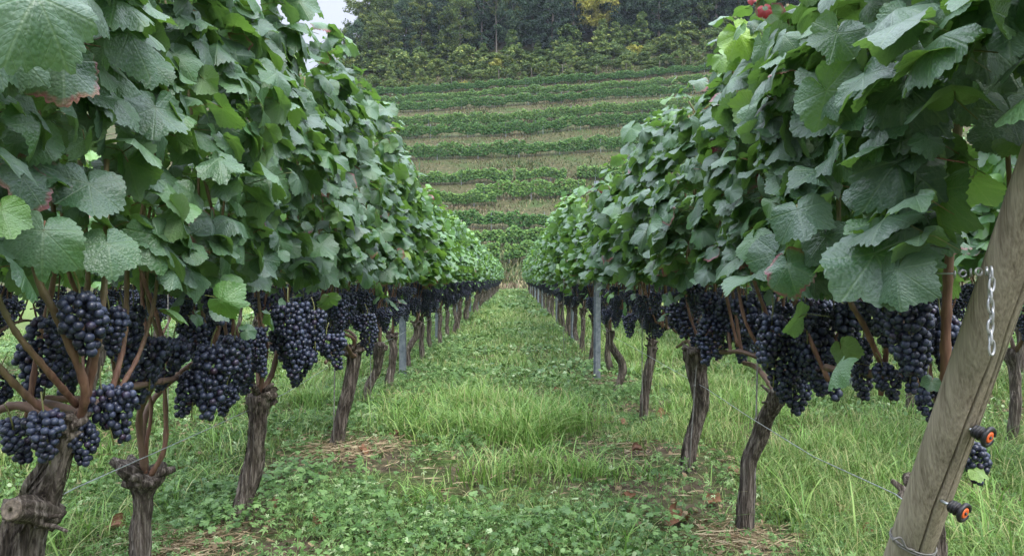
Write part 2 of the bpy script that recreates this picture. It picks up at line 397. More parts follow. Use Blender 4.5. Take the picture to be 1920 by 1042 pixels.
# ------------------------------------------------------------------ grass and ground cover
def blades(n_pts, length, width, lean, segs, tint, z0=0, rseed=0, fold=1.0, floor=None):
    """n curved tapering blades -> V, F, col"""
    r = np.random.default_rng(rseed); n = len(n_pts)
    az = r.uniform(0, 2 * np.pi, n); d = np.stack([np.cos(az), np.sin(az), 0 * az], 1); side = np.stack([-np.sin(az), np.cos(az), 0 * az], 1)
    t = np.linspace(0, 1, segs + 1)
    V = np.zeros((n, 2 * segs + 1, 3)); K = np.zeros((n, 2 * segs + 1, 3))
    for k, q in enumerate(t):
        c = n_pts + d * (lean * length * q ** 1.8)[:, None] + np.array([0, 0, 1.]) * (length * (q - .45 * lean * q ** 2.5))[:, None]
        wv = (width * (1 - q) ** .7 * .5)[:, None] * side
        if k < segs: V[:, 2 * k] = c - wv; V[:, 2 * k + 1] = c + wv; K[:, 2 * k:2 * k + 2, 2] = q
        else: V[:, 2 * k] = c; K[:, 2 * k, 2] = 1
    K[:, :, 0] = tint[:, None]; K[:, :, 1] = (r.random(n) < .18)[:, None]
    f = []
    for k in range(segs):
        a0, a1 = 2 * k, 2 * k + 1
        if k < segs - 1: f += [(a0, a1, a1 + 2), (a0, a1 + 2, a0 + 2)]
        else: f += [(a0, a1, 2 * segs)]
    f = np.array(f); F = (f[None] + (np.arange(n) * (2 * segs + 1))[:, None, None]).reshape(-1, 3)
    return V.reshape(-1, 3), F, K.reshape(-1, 3)
def scatter(y0, y1, per_m2, xlim=None, seed=0, margin=.6):
    r = np.random.default_rng(seed); ymax = y1
    wmax = .72 * ymax + margin if xlim is None else xlim
    n = int(per_m2 * (y1 - y0) * 2 * wmax)
    x = r.uniform(-wmax, wmax, n); y = r.uniform(y0, y1, n)
    k = np.abs(x) < (.72 * y + margin); return x[k], y[k]
def bare(x, y):
    """0..1: how bare/brown the ground is (under the rows and in worn spots)"""
    b = fbm(x, y, 1.3, 21, 4) - .49 + .07 * np.clip(1 - np.abs(x - .35) / .5, 0, 1) * np.clip((7 - y) / 2, 0, 1)
    row = np.maximum(np.exp(-((x + 1.1) / .22) ** 2), np.exp(-((x - .9) / .22) ** 2)) * .10
    spot = sum(np.exp(-(((x - sx) / sr) ** 2 + ((y - sy) / (sr * 1.3)) ** 2)) * .36 for sx, sy, sr in ((.62, 4.1, .35), (-.95, 4.35, .3), (-.95, 2.75, .22), (.85, 2.85, .18), (.35, 5.2, .25), (-.35, 3.3, .2)))
    return np.clip((b + row + spot) * 4, 0, 1)
A = Acc()
for (y0, y1, dens, L, W, sg, xl, sd_) in ((1.5, 3.4, 6500, .075, .0030, 3, None, 1), (3.4, 7, 3600, .095, .0048, 3, None, 2), (7, 15, 800, .11, .010, 2, 9.0, 3), (15, 30, 260, .13, .022, 1, 9.0, 4), (30, 56, 110, .15, .05, 1, 9.0, 5)):
    x, y = scatter(y0, y1, dens, xl, sd_); r = np.random.default_rng(sd_ + 50)
    dn = fbm(x, y, .9, 9, 3); keep = r.random(len(x)) < (1 - .93 * bare(x, y)) * np.clip(.35 + (dn - .3) * 1.8 + np.where(np.abs(x - 2.0) < .8, .25, 0), .2, 1)
    x, y, dn = x[keep], y[keep], dn[keep]; n = len(x)
    ln = L * r.uniform(.5, 1.5, n) * (.55 + .9 * dn) * np.where(x > 1.0, 1.5, 1); tint = np.clip(r.normal(.45, .22, n) + (fbm(x, y, .5, 31) - .5) * .8, 0, 1)
    A.add(*(lambda o: (o[0], o[1], None, o[2]))(blades(np.stack([x, y, hill(x, y) - .01], 1), ln, W * r.uniform(.6, 1.6, n), r.uniform(.3, 1.25, n), sg, tint, rseed=sd_)))
tag(A.build('grass', M['grass']), 'fresh green grass covering the alleys between the vine rows', 'grass', kind='stuff')

# tall tufts of long grass
A = Acc(); r = np.random.default_rng(77)
tufts = [(*G(720 + 26 * k_, 765 + (k_ * 37) % 60)[:2], .20 + .012 * ((k_ * 7) % 9), 190) for k_ in range(15)] + [(*G(900, 775)[:2], .30, 300), (*G(850, 770)[:2], .24, 200), (*G(985, 830)[:2], .34, 300), (*G(1040, 800)[:2], .26, 200), (*G(940, 760)[:2], .22, 160), (*G(1010, 880)[:2], .22, 130),
         (*G(575, 760)[:2], .28, 160), (*G(900, 725)[:2], .16, 120), (*G(1085, 890)[:2], .2, 90), (*G(905, 900)[:2], .22, 120), (*G(790, 950)[:2], .16, 90), (*G(560, 800)[:2], .2, 120)]
for k in range(150):   # the lush strip right of the right row and left of the left one
    s = r.random()
    yy = r.uniform(2.0, 11); tufts.append((r.uniform(1.1, 2.7) if s < .62 else r.uniform(-2.9, -1.3), yy, r.uniform(.16, .30), int(r.uniform(30, 90))))
for k in range(45):
    yy = r.uniform(2.0, 14); tufts.append((r.uniform(-.8, .75), yy, r.uniform(.08, .2), int(r.uniform(20, 60))))
for (tx, ty, h, n) in tufts:
    q = r.normal(0, .05 + h * .16, (n, 2)); p = np.stack([tx + q[:, 0], ty + q[:, 1], np.full(n, -.01)], 1)
    V, F, K = blades(p, h * r.uniform(.5, 1.25, n), r.uniform(.004, .010, n), r.uniform(.3, 1.3, n), 4, np.clip(r.normal(.5, .25, n), 0, 1), rseed=int(r.integers(1e6)))
    A.add(V, F, None, K)
tag(A.build('tall_grass', M['tuft']), 'tufts of long arching grass standing above the mown alley', 'grass', kind='stuff')

# broad leaved ground cover (small lobed leaves on short stalks)
def cover_leaf(kind):
    if kind == 0: P2 = [(0, 0), (.42, .18), (.5, .55), (.25, .85), (0, 1.0), (-.25, .85), (-.5, .55), (-.42, .18)]
    else: P2 = [(0, 0), (.5, -.05), (.62, .3), (.35, .45), (.55, .8), (.2, .75), (0, 1.1), (-.2, .75), (-.55, .8), (-.35, .45), (-.62, .3), (-.5, -.05)]
    if kind == 2:       # five narrow leaflets from one stalk
        V, F = [], []
        for q, (a_, l_) in enumerate(((-1.9, .55), (-.95, .85), (0, 1.0), (.95, .85), (1.9, .55))):
            d = np.array([math.sin(a_), math.cos(a_)]); s_ = np.array([d[1], -d[0]]) * .17 * l_; o = len(V)
            for (f, w_, z_) in ((0, 0, 0), (.5, 1, .10), (.5, 0, .04), (.5, -1, .10), (1, 0, -.16)):
                p_ = d * l_ * f + s_ * w_; V.append((p_[0], p_[1], z_))
            F += [(o, o + 1, o + 2), (o, o + 2, o + 3), (o + 1, o + 4, o + 2), (o + 2, o + 4, o + 3)]
        F = np.array(F); 
        return np.array(V), F
    P3 = np.array([(0, .45, .0)] + [(x, y, -.18 * abs(x) - .18 * y * y + .1) for x, y in P2]); n = len(P2)
    return P3, np.array([(0, 1 + k, 1 + (k + 1) % n) for k in range(n)])
def place_leaves(tmpl, pos, nrm, tip, size, tint, red, Acc_, edge=None, uvs=None, mi=0):
    Pt, Ft = tmpl; m = len(pos)
    if m == 0: return
    z = unit(nrm); y = unit(tip - z * (tip * z).sum(1, keepdims=True)); x = np.cross(y, z)
    V = pos[:, None] + size[:, None, None] * (Pt[None, :, :1] * x[:, None] + Pt[None, :, 1:2] * y[:, None] + Pt[None, :, 2:3] * z[:, None])
    n = len(Pt); F = (Ft[None] + (np.arange(m) * n)[:, None, None]).reshape(-1, 3)
    K = np.zeros((m, n, 3)); K[:, :, 0] = tint[:, None]; K[:, :, 1] = red[:, None]
    if edge is not None: K[:, :, 2] = edge[None]
    U = None if uvs is None else np.broadcast_to(uvs[None], (m, n, 2)).reshape(-1, 2)
    Acc_.add(V.reshape(-1, 3), F, U, K.reshape(-1, 3), mi)
A = Acc()
for (y0, y1, dens, S, xl, sd_) in ((1.5, 3.6, 4600, .018, None, 11), (3.6, 7, 2300, .025, None, 12), (7, 16, 650, .042, 8.0, 13), (16, 56, 60, .10, 7.0, 14)):
    x, y = scatter(y0, y1, dens, xl, sd_); r = np.random.default_rng(sd_)
    dn = fbm(x + 40, y, 1.1, 61, 3); keep = r.random(len(x)) < np.clip((dn - .30) * 3.2, 0.12, 1) * (1 - .8 * bare(x, y)) * np.where(x > 1.15, .35, 1)
    x, y, dn = x[keep], y[keep], dn[keep]; n = len(x)
    pos = np.stack([x, y, hill(x, y) + r.uniform(.0, 1, n) ** 1.3 * .10 * np.clip(dn * 1.5 - .1, .15, 1)], 1)
    az = r.uniform(0, 2 * np.pi, n); nrm = np.stack([r.normal(0, .6, n), r.normal(0, .6, n) - .15, np.ones(n)], 1)
    tip = np.stack([np.cos(az), np.sin(az), 0 * az], 1); size = S * r.uniform(.4, 1.4, n); tint = np.clip(r.normal(.42, .27, n) + (r.random(n) < .05) * .5, 0, 1)
    fk = fbm(x, y, .8, 90, 2) + r.normal(0, .05, n)
    for kd in (0, 1, 2):
        k = (fk < .40) if kd == 0 else ((fk >= .40) & (fk < .48)) if kd == 1 else (fk >= .48)
        place_leaves(cover_leaf(kd), pos[k], nrm[k], tip[k], size[k] * (1.35 if kd == 2 else 1), tint[k], np.zeros(k.sum()), A)
# big patches of lobed leaves near the front
r = np.random.default_rng(5)
for (px, py, rad, n) in ((420, 985, .25, 170), (560, 905, .22, 190), (640, 960, .3, 120), (900, 1000, .4, 130), (760, 1010, .3, 90), (470, 935, .2, 110), (350, 950, .15, 60), (1130, 1000, .3, 90), (1250, 1010, .2, 50)):
    g = G(px, py); q = r.normal(0, rad * .5, (n, 2)); az = r.uniform(0, 6.28, n)
    pos = np.stack([g[0] + q[:, 0], g[1] + q[:, 1], r.uniform(.03, .10, n)], 1)
    place_leaves(cover_leaf(1), pos, np.stack([r.normal(0, .35, n), r.normal(0, .35, n) - .2, np.ones(n)], 1), np.stack([np.cos(az), np.sin(az), 0 * az], 1), r.uniform(.012, .034, n), np.clip(r.normal(.35, .22, n), 0, 1), np.zeros(n), A)
tag(A.build('ground_cover', M['cover'], smooth=False), 'low broad leaved weeds and clover creeping over the alley', 'ground cover', kind='stuff')

# straw and dry litter
A = Acc(); r = np.random.default_rng(6)
for (sx, sy, rad, n) in ((G(640, 850)[0], G(640, 850)[1], .26, 380), (G(330, 1030)[0], G(330, 1030)[1], .22, 450), (G(1390, 1020)[0], G(1390, 1020)[1], .2, 450), (.62, 4.3, .35, 180), (.35, 5.3, .3, 120), (G(700, 840)[0], G(700, 840)[1], .2, 200), (G(1500, 780)[0], 5, .3, 200)):
    q = r.normal(0, rad * .5, (n, 2)); az = r.uniform(0, 6.28, n); ln = r.uniform(.05, .16, n)
    p = np.stack([sx + q[:, 0], sy + q[:, 1], r.uniform(.008, .035, n)], 1); d = np.stack([np.cos(az), np.sin(az), r.normal(0, .12, n)], 1); s_ = np.cross(d, [0, 0, 1.]) * .0018
    V = np.stack([p - s_, p + s_, p + d * ln[:, None] + [0, 0, .004], p + d * ln[:, None] * .5 + [0, 0, .006]], 1)
    F = (np.array([(0, 1, 3), (3, 1, 2)])[None] + (np.arange(n) * 4)[:, None, None]).reshape(-1, 3)
    K = np.zeros((n, 4, 3)); K[:, :, 0] = r.random(n)[:, None]; A.add(V.reshape(-1, 3), F, None, K.reshape(-1, 3))
x, y = scatter(1.6, 12, 90, 6, 91); k = r.random(len(x)) < bare(x, y) + .15; x, y = x[k], y[k]; n = len(x); az = r.uniform(0, 6.28, n); ln = r.uniform(.04, .12, n)
p = np.stack([x, y, r.uniform(.008, .03, n)], 1); d = np.stack([np.cos(az), np.sin(az), r.normal(0, .1, n)], 1); s_ = np.cross(d, [0, 0, 1.]) * .002
V = np.stack([p - s_, p + s_, p + d * ln[:, None], p + d * ln[:, None] * .5 + [0, 0, .006]], 1); F = (np.array([(0, 1, 3), (3, 1, 2)])[None] + (np.arange(n) * 4)[:, None, None]).reshape(-1, 3)
K = np.zeros((n, 4, 3)); K[:, :, 0] = r.random(n)[:, None]; A.add(V.reshape(-1, 3), F, None, K.reshape(-1, 3))
x, y = scatter(1.6, 9, 130, 5, 92); r = np.random.default_rng(93); k = r.random(len(x)) < .18 + .8 * bare(x, y) + .3 * np.exp(-((x - .55) / .4) ** 2); x, y = x[k], y[k]; n = len(x); az = r.uniform(0, 6.28, n)
place_leaves(cover_leaf(1), np.stack([x, y, r.uniform(.008, .04, n)], 1), np.stack([r.normal(0, .6, n), r.normal(0, .6, n), np.ones(n)], 1), np.stack([np.cos(az), np.sin(az), 0 * az], 1), r.uniform(.008, .024, n), r.uniform(0, .35, n), np.zeros(n), A)
tag(A.build('straw', M['straw']), 'dry straw and dead stalks lying around the vine trunks', 'straw', kind='stuff')

# ------------------------------------------------------------------ vine leaves
def leaf_outline(n, teeth=True, seed=0):
    r_ = np.random.default_rng(seed)
    key_a = np.array([0, 12, 27, 40, 54, 68, 82, 98, 114, 135, 155, 170, 179.])
    key_r = np.array([1.0, .90, .80, .86, .92, .84, .76, .78, .76, .68, .60, .48, .14]) * (1 + r_.normal(0, .035, 13))
    th = np.linspace(-179, 179, n)
    rr = np.interp(np.abs(th), key_a, key_r)
    if teeth:
        ph = np.abs(th) / 180 * 15; tw = 1 - 2 * np.abs((ph % 1) - .5)
        rr *= 1 + .085 * (tw - .5) * np.clip((172 - np.abs(th)) / 20, 0, 1)
    rr *= 1 + .02 * r_.normal(0, 1, n)
    return np.radians(th), rr
def leaf_template(n, rings, seed):
    r_ = np.random.default_rng(seed); th, rr = leaf_outline(n, n > 16, seed)
    fold, cup, w1, w2, p1, p2, droop = r_.uniform(.0, .62), r_.uniform(-.22, .30), r_.uniform(.05, .17), r_.uniform(.02, .07), r_.uniform(0, 6), r_.uniform(0, 6), r_.uniform(-.1, .6)
    pts, ed = [(0, 0, 0)], [0.0]
    for q in rings:
        for t_, r1 in zip(th, rr):
            x, y = r1 * q * math.sin(t_), r1 * q * math.cos(t_)
            z = -fold * abs(x) * .8 - cup * (x * x + y * y) + (w1 * math.sin(3 * t_ + p1) + w2 * math.sin(7 * t_ + p2)) * q * q - droop * max(y, 0) ** 2
            pts.append((x, y, z)); ed.append(q ** 2)
    F = [(0, 1 + k, 2 + k) for k in range(n - 1)]
    for j in range(len(rings) - 1):
        o0, o1 = 1 + j * n, 1 + (j + 1) * n
        for k in range(n - 1): F += [(o0 + k, o1 + k, o1 + k + 1), (o0 + k, o1 + k + 1, o0 + k + 1)]
    F = np.array(F)[:, ::-1]
    pts = np.array(pts); return (pts, F), np.array(ed), pts[:, :2].copy()
LT = {'hi': [leaf_template(91, (.3, .6, .85, 1.0), s) for s in range(14)], 'mid': [leaf_template(35, (.5, 1.0), s + 20) for s in range(9)], 'far': [leaf_template(11, (1.0,), s + 40) for s in range(4)]}
# make blade tops face +z
for k_ in LT:
    for (tm, e_, u_) in LT[k_]:
        f0 = tm[1][5]; nz = np.cross(tm[0][f0[1]] - tm[0][f0[0]], tm[0][f0[2]] - tm[0][f0[0]])[2]
        if nz < 0: tm[1][:] = tm[1][:, ::-1]

def add_leaves(A, lod, pos, nrm, tip, size, tint, red, r, petiole=True, inward=None):
    T = LT[lod]; which = r.integers(0, len(T), len(pos))
    for k, (tm, e_, u_) in enumerate(T):
        q = which == k
        place_leaves(tm, pos[q], nrm[q], tip[q], size[q], tint[q], red[q], A, e_, u_, 0)
    if petiole and lod != 'far':
        z = unit(nrm); y = unit(tip - z * (tip * z).sum(1, keepdims=True)); m = len(pos)
        base = pos - y * 0.0; size = np.minimum(size, .075)
        mid = base - y * (size * .35)[:, None] - z * (size * .15)[:, None]
        end = base - y * (size * .45)[:, None] - z * (size * .6)[:, None]
        if inward is not None: end = end + inward * (size * .5)[:, None]
        sx = np.cross(y, z) * .0014; sz = z * .0014
        V = np.stack([base - sx, base + sx, base - sz, mid - sx, mid + sx, mid - sz, end - sx, end + sx, end - sz], 1)
        f = []
        for o in (0, 3):
            for i in range(3):
                j = (i + 1) % 3; f += [(o + i, o + j, o + 3 + j), (o + i, o + 3 + j, o + 3 + i)]
        F = (np.array(f)[None] + (np.arange(m) * 9)[:, None, None]).reshape(-1, 3)
        K = np.zeros((m, 9, 3)); K[:, :, 0] = r.random(m)[:, None]; A.add(V.reshape(-1, 3), F, None, K.reshape(-1, 3), 1)

def canopy(A, r, lod, x0, y0, y1, top, wmid, wtop, side, n, zlow=1.0, size=(.050, .108), wave=1.0):
    """leaf wall of one vine: x0 row centre, side = +1 when the alley lies towards +x"""
    y = r.uniform(y0, y1, n); u = r.random(n)
    h = zlow + (top - zlow) * u
    stray = (r.random(n) < (.012 if lod == 'hi' else .018)); h = np.where(stray, r.uniform(.80, 1.0, n), h)      # a few leaves hang across the fruit
    kind = r.random(n)
    s = np.where(kind < .56, side, np.where(kind < .84, -side, 0.0))
    wd = np.interp(u, [0, .12, .45, .8, 1], [wmid * .72, wmid * .92, wmid, wmid * .5 + wtop * .5, wtop])
    bul = (fbm(y * 1.0 + x0 * 9, h, 3.2, 17, 3) - .5) * .34 * wave
    h = h + np.where(u > .82, (vnoise(y + x0 * 5, y * 0, 5.0, 29) - .5) * .26 + r.normal(0, .05, n), 0)
    x = x0 + np.where(s != 0, s * (wd + bul + r.normal(0, .035, n)), r.uniform(-1, 1, n) * wd * .8)
    phi = np.where(s != 0, np.clip(r.normal(.72, .38 if lod == 'hi' else .48, n), -.35, 1.5), r.uniform(-.3, 1.3, n)); ss = np.where(s != 0, s, r.choice([-1, 1], n))
    phi = np.where(u > .9, np.clip(phi + .35, 0, 1.5), phi)
    yaw = r.normal(0, .8, n)
    nrm = np.stack([ss * np.cos(phi) * np.cos(yaw), np.cos(phi) * np.sin(yaw), np.sin(phi)], 1)
    roll = r.normal(0, .85, n)
    down = np.stack([ss * .35, np.sin(roll) * 1.0, -np.cos(roll)], 1)
    sz = r.uniform(size[0], size[1], n) * np.where(u > .9, .72, 1) * np.where(s == 0, .85, 1) * np.where(stray, .7, 1)
    tint = np.clip(r.beta(1.5, 2.6, n) + np.where((u > .88) & (r.random(n) < .35), .35, 0) + np.where(r.random(n) < .04, .3, 0), 0, 1)
    if lod == 'hi': tint = tint * .80
    red = (r.random(n) < .025 + .035 * (u < .2)).astype(float)
    pos = np.stack([x, y, h], 1)
    if x0 > 0 and y0 < 1.9:          # the blades are trimmed away round the leaning end post
        px_ = VX + x / y * F_PX; py_ = VY - (h - 1) / y * F_PX; pc = np.interp(py_, [100, 296, 412, 520, 620], [2020, 1968, 1930, 1892, 1855])
        k_ = ~((py_ > 265) & (px_ > pc - 125) & (y < 1.75)); pos, nrm, down, sz, tint, red, ss = pos[k_], nrm[k_], down[k_], sz[k_], tint[k_], red[k_], ss[k_]
    add_leaves(A, lod, pos, nrm, down, sz, tint, red, r, True, np.stack([-ss, 0 * ss, 0 * ss], 1))

# ------------------------------------------------------------------ grape clusters
def ico(level):
    import bmesh
    bm = bmesh.new(); bmesh.ops.create_icosphere(bm, subdivisions=level, radius=1)
    V = np.array([v.co[:] for v in bm.verts]); F = np.array([[v.index for v in f.verts] for f in bm.faces]); bm.free(); return V, F
ICO = {1: ico(1), 2: ico(2), 3: ico(3)}
def cluster_points(seed, L=.19, Wd=.05, br=.0102, wing=True, fill=1.0):
    r = np.random.default_rng(seed); pts = []
    axis_bend = r.normal(0, .02, 2)
    def rad(u): return Wd * (np.interp(u, [0, .12, .35, .7, 1], [.6, 1.0, 1.0, .62, .22]))
    tries = 0; want = int(125 * fill * (L / .19) * (Wd / .05))
    while len(pts) < want and tries < 9000:
        tries += 1
        u = r.random(); a = r.uniform(0, 6.283); q = rad(u) * r.uniform(.78, 1.08) * (1 + .18 * math.sin(a * 2 + seed + u * 5))
        p = np.array([q * math.cos(a) + axis_bend[0] * u, q * math.sin(a) * .9 + axis_bend[1] * u, -u * L])
        if wing and r.random() < .22:
            u = r.uniform(0, .35); q = r.uniform(.5, 1) * Wd * .6; a = r.uniform(0, 6.28)
            p = np.array([Wd * 1.15 + q * math.cos(a), q * math.sin(a), -u * L - .01 + .3 * q])
        if all((p - o[0]) @ (p - o[0]) > (br * 1.62) ** 2 for o in pts): pts.append((p, br * r.choice([r.uniform(.88, 1.14), r.uniform(.62, .9)], p=[.8, .2])))
    return pts
def cluster_acc(A, pts, level, off=(0, 0, 0), seed=0, stem=True, L=.19):
    r = np.random.default_rng(seed); Vi, Fi = ICO[level]; off = np.asarray(off, float)
    n = len(pts); c = np.array([p for p, _ in pts]) + off; q = np.array([s for _, s in pts])
    V = c[:, None] + Vi[None] * q[:, None, None] * np.array([1, 1, 1.05]); F = (Fi[None] + (np.arange(n) * len(Vi))[:, None, None]).reshape(-1, 3)
    K = np.zeros((n, len(Vi), 3)); K[:, :, 0] = r.random(n)[:, None]; K[:, :, 1] = (r.random(n) < .12)[:, None]
    A.add(V.reshape(-1, 3), F, None, K.reshape(-1, 3), 0)
    if stem:
        V, F, U = tube(off + spline([(0, 0, -L * .8), (0, 0, -.02), (.003, .002, .03), (.012, .008, .06)], 8), [.0022] * 8, 5)
        A.add(V, F, U, (.3, 0, 0), 1)
CP = [cluster_points(s, L_, W_, wing=wg) for s, L_, W_, wg in ((1, .19, .049, True), (2, .165, .046, True), (3, .21, .050, True), (4, .13, .041, False), (5, .175, .050, True), (6, .15, .047, True))]
CL_HI, CL_MID = [], []
for k, pts in enumerate(CP):
    a_ = Acc(); cluster_acc(a_, pts, 3, seed=k); CL_HI.append(a_.data('grape_cluster', [M['grape'], M['petiole']]))
    a_ = Acc(); cluster_acc(a_, pts, 2, seed=k); CL_MID.append(a_.data('grape_cluster', [M['grape'], M['petiole']]))

# ------------------------------------------------------------------ grapevines
def trunk_acc(pts, r0, r1, seed, seg=28, rings=48, knob=1.5, strips=26, hi=True):
    """gnarled trunk with a knobbly head, flared foot and peeling strips of bark"""
    r = np.random.default_rng(seed); path = spline(pts, rings); path += np.stack([(fbm(np.linspace(0, 3.2, rings), np.full(rings, 3.), 1, seed + j, 2) - .5) * .035 for j in range(2)] + [np.zeros(rings)], 1) * np.clip(np.linspace(0, 3, rings), 0, 1)[:, None]
    u = np.linspace(0, 1, rings)
    rad = r0 * (1 - u) + r1 * u
    rad = rad * (1 + .45 * np.exp(-(u / .07) ** 2)) * (1 + (knob - 1) * np.exp(-((u - .93) / .09) ** 2)) * (1 + .24 * (vnoise(u * 5, u * 0, 1, seed) - .5))
    rad[-1] *= .55; rad[-2] *= .85
    def disp(a, L):
        aa = a.copy(); aa[-1] = aa[0]
        tw = aa + L * .35
        ang = (tw % 1) * 2 * np.pi
        n1 = fbm(np.cos(ang) * 2.2 + 7, np.sin(ang) * 2.2 + L * 3.0, 1.0, seed, 2)
        n2 = vnoise(ang * 14 / 6.2832 % 14, np.full_like(ang, L * 5), 1.0, seed + 4)
        n3 = 1 - 2 * np.abs(vnoise(ang * 30 / 6.2832 % 30, np.full_like(ang, L * 8), 1.0, seed + 8) - .5)
        return 1 + .42 * (n1 - .5) + .34 * (n2 - .5) + .30 * (n3 - .5)
    A = Acc(); rad = rad * .80; V, F, U = tube(path, rad, seg, disp); A.add(V, F, U, mi=0)
    if hi:
        for k in range(strips):      # loose bark strips
            i0 = int(r.uniform(1, rings * .8)); ln = int(r.uniform(.06, .2) * rings); i1 = min(rings - 2, i0 + ln); a0 = r.uniform(0, 6.28)
            pp = []
            for q, i in enumerate(range(i0, i1)):
                lift = 1.02 + .30 * (q / max(1, i1 - i0)) ** 2 * (r.random() * .3 + .7)
                aa = a0 + .03 * q; pp.append(path[i] + np.array([math.cos(aa), math.sin(aa), 0]) * rad[i] * lift)
            if len(pp) < 4: continue
            pp = np.array(pp); tn = np.array([-math.sin(a0), math.cos(a0), 0]); wv = r.uniform(.0025, .006)
            ww = wv * np.sin(np.linspace(.5, 2.9, len(pp)))[:, None]
            V = np.vstack([pp - tn * ww, pp + tn * ww]); m = len(pp)
            F = [f for q in range(m - 1) for f in ((q, q + 1, m + q + 1), (q, m + q + 1, m + q))]
            A.add(V, np.array(F), mi=0)
        for k in range(9):           # knots and spurs on the head
            i = int(rings * r.uniform(.84, .97)); a0 = r.uniform(0, 6.28); d = np.array([math.cos(a0), math.sin(a0), r.uniform(.1, .9)])
            b = path[i] + d * rad[i] * .5; q = rad[i] * r.uniform(.22, .5)
            V, F, U = tube(np.array([b, b + d * rad[i] * .5, b + d * rad[i] * .8, b + d * rad[i] * (.95 + .5 * r.random())]), [q, q * .9, q * .75, q * .5], 12, lambda a, L: 1 + .8 * (vnoise(np.cos(a * 6.283) * 2 + k, np.sin(a * 6.283) * 2, 1, k) - .5))
            A.add(V, F, U, mi=0)
    return A, path
def cane_acc(A, pts, r0, r1, green=0.0, old=0.0, n=26, seg=8, nodes=True, seed=0):
    path = spline(pts, n); rad = np.linspace(r0, r1, n)
    if nodes: rad = rad * (1 + .22 * (np.arange(n) % 4 == 1))
    V, F, U = tube(path, rad, seg)
    gcol = np.zeros((len(V), 3)); gcol[:, 1] = green * np.clip(np.r_[np.repeat(np.linspace(-.5, 1.4, n), seg + 1), 0, 1], 0, 1) if green else 0
    gcol[:, 2] = old
    return A.add(V, F, U, gcol, 0)

def shoots(r, x0, y0, y1, head_z, n, top):
    head_z = .69
    """start and path of upright ripened shoots"""
    out = []
    for k in range(n):
        ys_ = y0 + (y1 - y0) * (k + .5 + r.uniform(-.35, .35)) / n; z0 = head_z + r.uniform(-.01, .03)
        xb = x0 + r.normal(0, .008); dx = r.choice([-1, 1]) * abs(r.normal(.05, .05)); dy = r.normal(0, .07)
        out.append([(xb, ys_, z0), (xb + dx * .7, ys_ + dy * .3, z0 + .16), (xb + dx + r.normal(0, .02), ys_ + dy, z0 + .40), (x0 + dx * .6 + r.normal(0, .03), ys_ + dy * 1.3, z0 + .80), (x0 + r.normal(0, .05), ys_ + dy, min(top - .02, z0 + 1.35))])
    return out

def far_parts(prefix, seed, side, top, wmid, wtop, lod, nleaf, merged):
    """proto vine centred on the origin, returned as list of (name, mesh, loc)"""
    r = np.random.default_rng(seed); parts = []
    hx, hy, hz = r.normal(0, .03), r.normal(0, .05), r.uniform(.5, .58); lean = r.normal(0, .06)
    A, _ = trunk_acc([(lean, r.normal(0, .06), -.04), (lean * .5 + r.normal(0, .02), hy * .3, .2), (hx, hy, .4), (hx, hy, hz)], .038, .036, seed, 14, 22, 1.45, 8, not merged)
    parts.append(('trunk', A.data('trunk', M['bark']), (0, 0, 0)))
    A = Acc()
    for s in (-1, 1): cane_acc(A, [(hx, hy, hz - .02), (hx + .02, hy + s * .10, hz + .10), (r.normal(0, .02), s * .30, .71), (0, s * .52, .69)], .012, .007, 0, .7, 14, 6)
    if not merged: parts.append(('arm', A.data('arm', M['cane']), (0, 0, 0))); A = Acc()
    for k, pth in enumerate(shoots(r, 0, -.5, .5, hz, 11, top)):
        cane_acc(A, pth, .0058, .0035, .7, 0, 18 if merged else 22, 5)
        if not merged and k % 3 == 2 or (merged and k == 10): parts.append(('canes' if merged else 'cane', A.data('cane', M['cane']), (0, 0, 0))); A = Acc()
    A = Acc(); canopy(A, r, lod, 0, -.58, .58, top, wmid, wtop, side, nleaf); parts.append(('foliage', A.data('foliage', [M['leaf_far'], M['petiole']]), (0, 0, 0)))
    A = Acc()
    for k in range(15):
        yy = -.50 + 1.0 * (k + r.uniform(-.5, 1.5)) / 15; zz = r.uniform(.78, .94) if k % 3 else r.uniform(.70, .84); xx = r.normal(.0, .085)
        if merged: cluster_acc(A, [(p, s * 1.06) for i, (p, s) in enumerate(CP[k % 6]) if r.random() < .8], 1, (xx, yy, zz), k, False)
        else: parts.append(('grape_cluster', ('CL', int(r.integers(0, 6)), float(r.uniform(.75, 1.08)), float(r.uniform(0, 6.28))), (xx, yy, zz)))
    if merged: parts.append(('grapes', A.data('grapes', M['grape']), (0, 0, 0)))
    return parts
def place_parts(root, parts, mirror=False):
    for (nm, me, loc) in parts:
        if isinstance(me, tuple):
            o = link(nm, CL_MID[me[1]], root, loc); o.scale = (me[2],) * 3; o.rotation_euler = (0, 0, me[3])
        else: o = link(nm, me, root, loc)

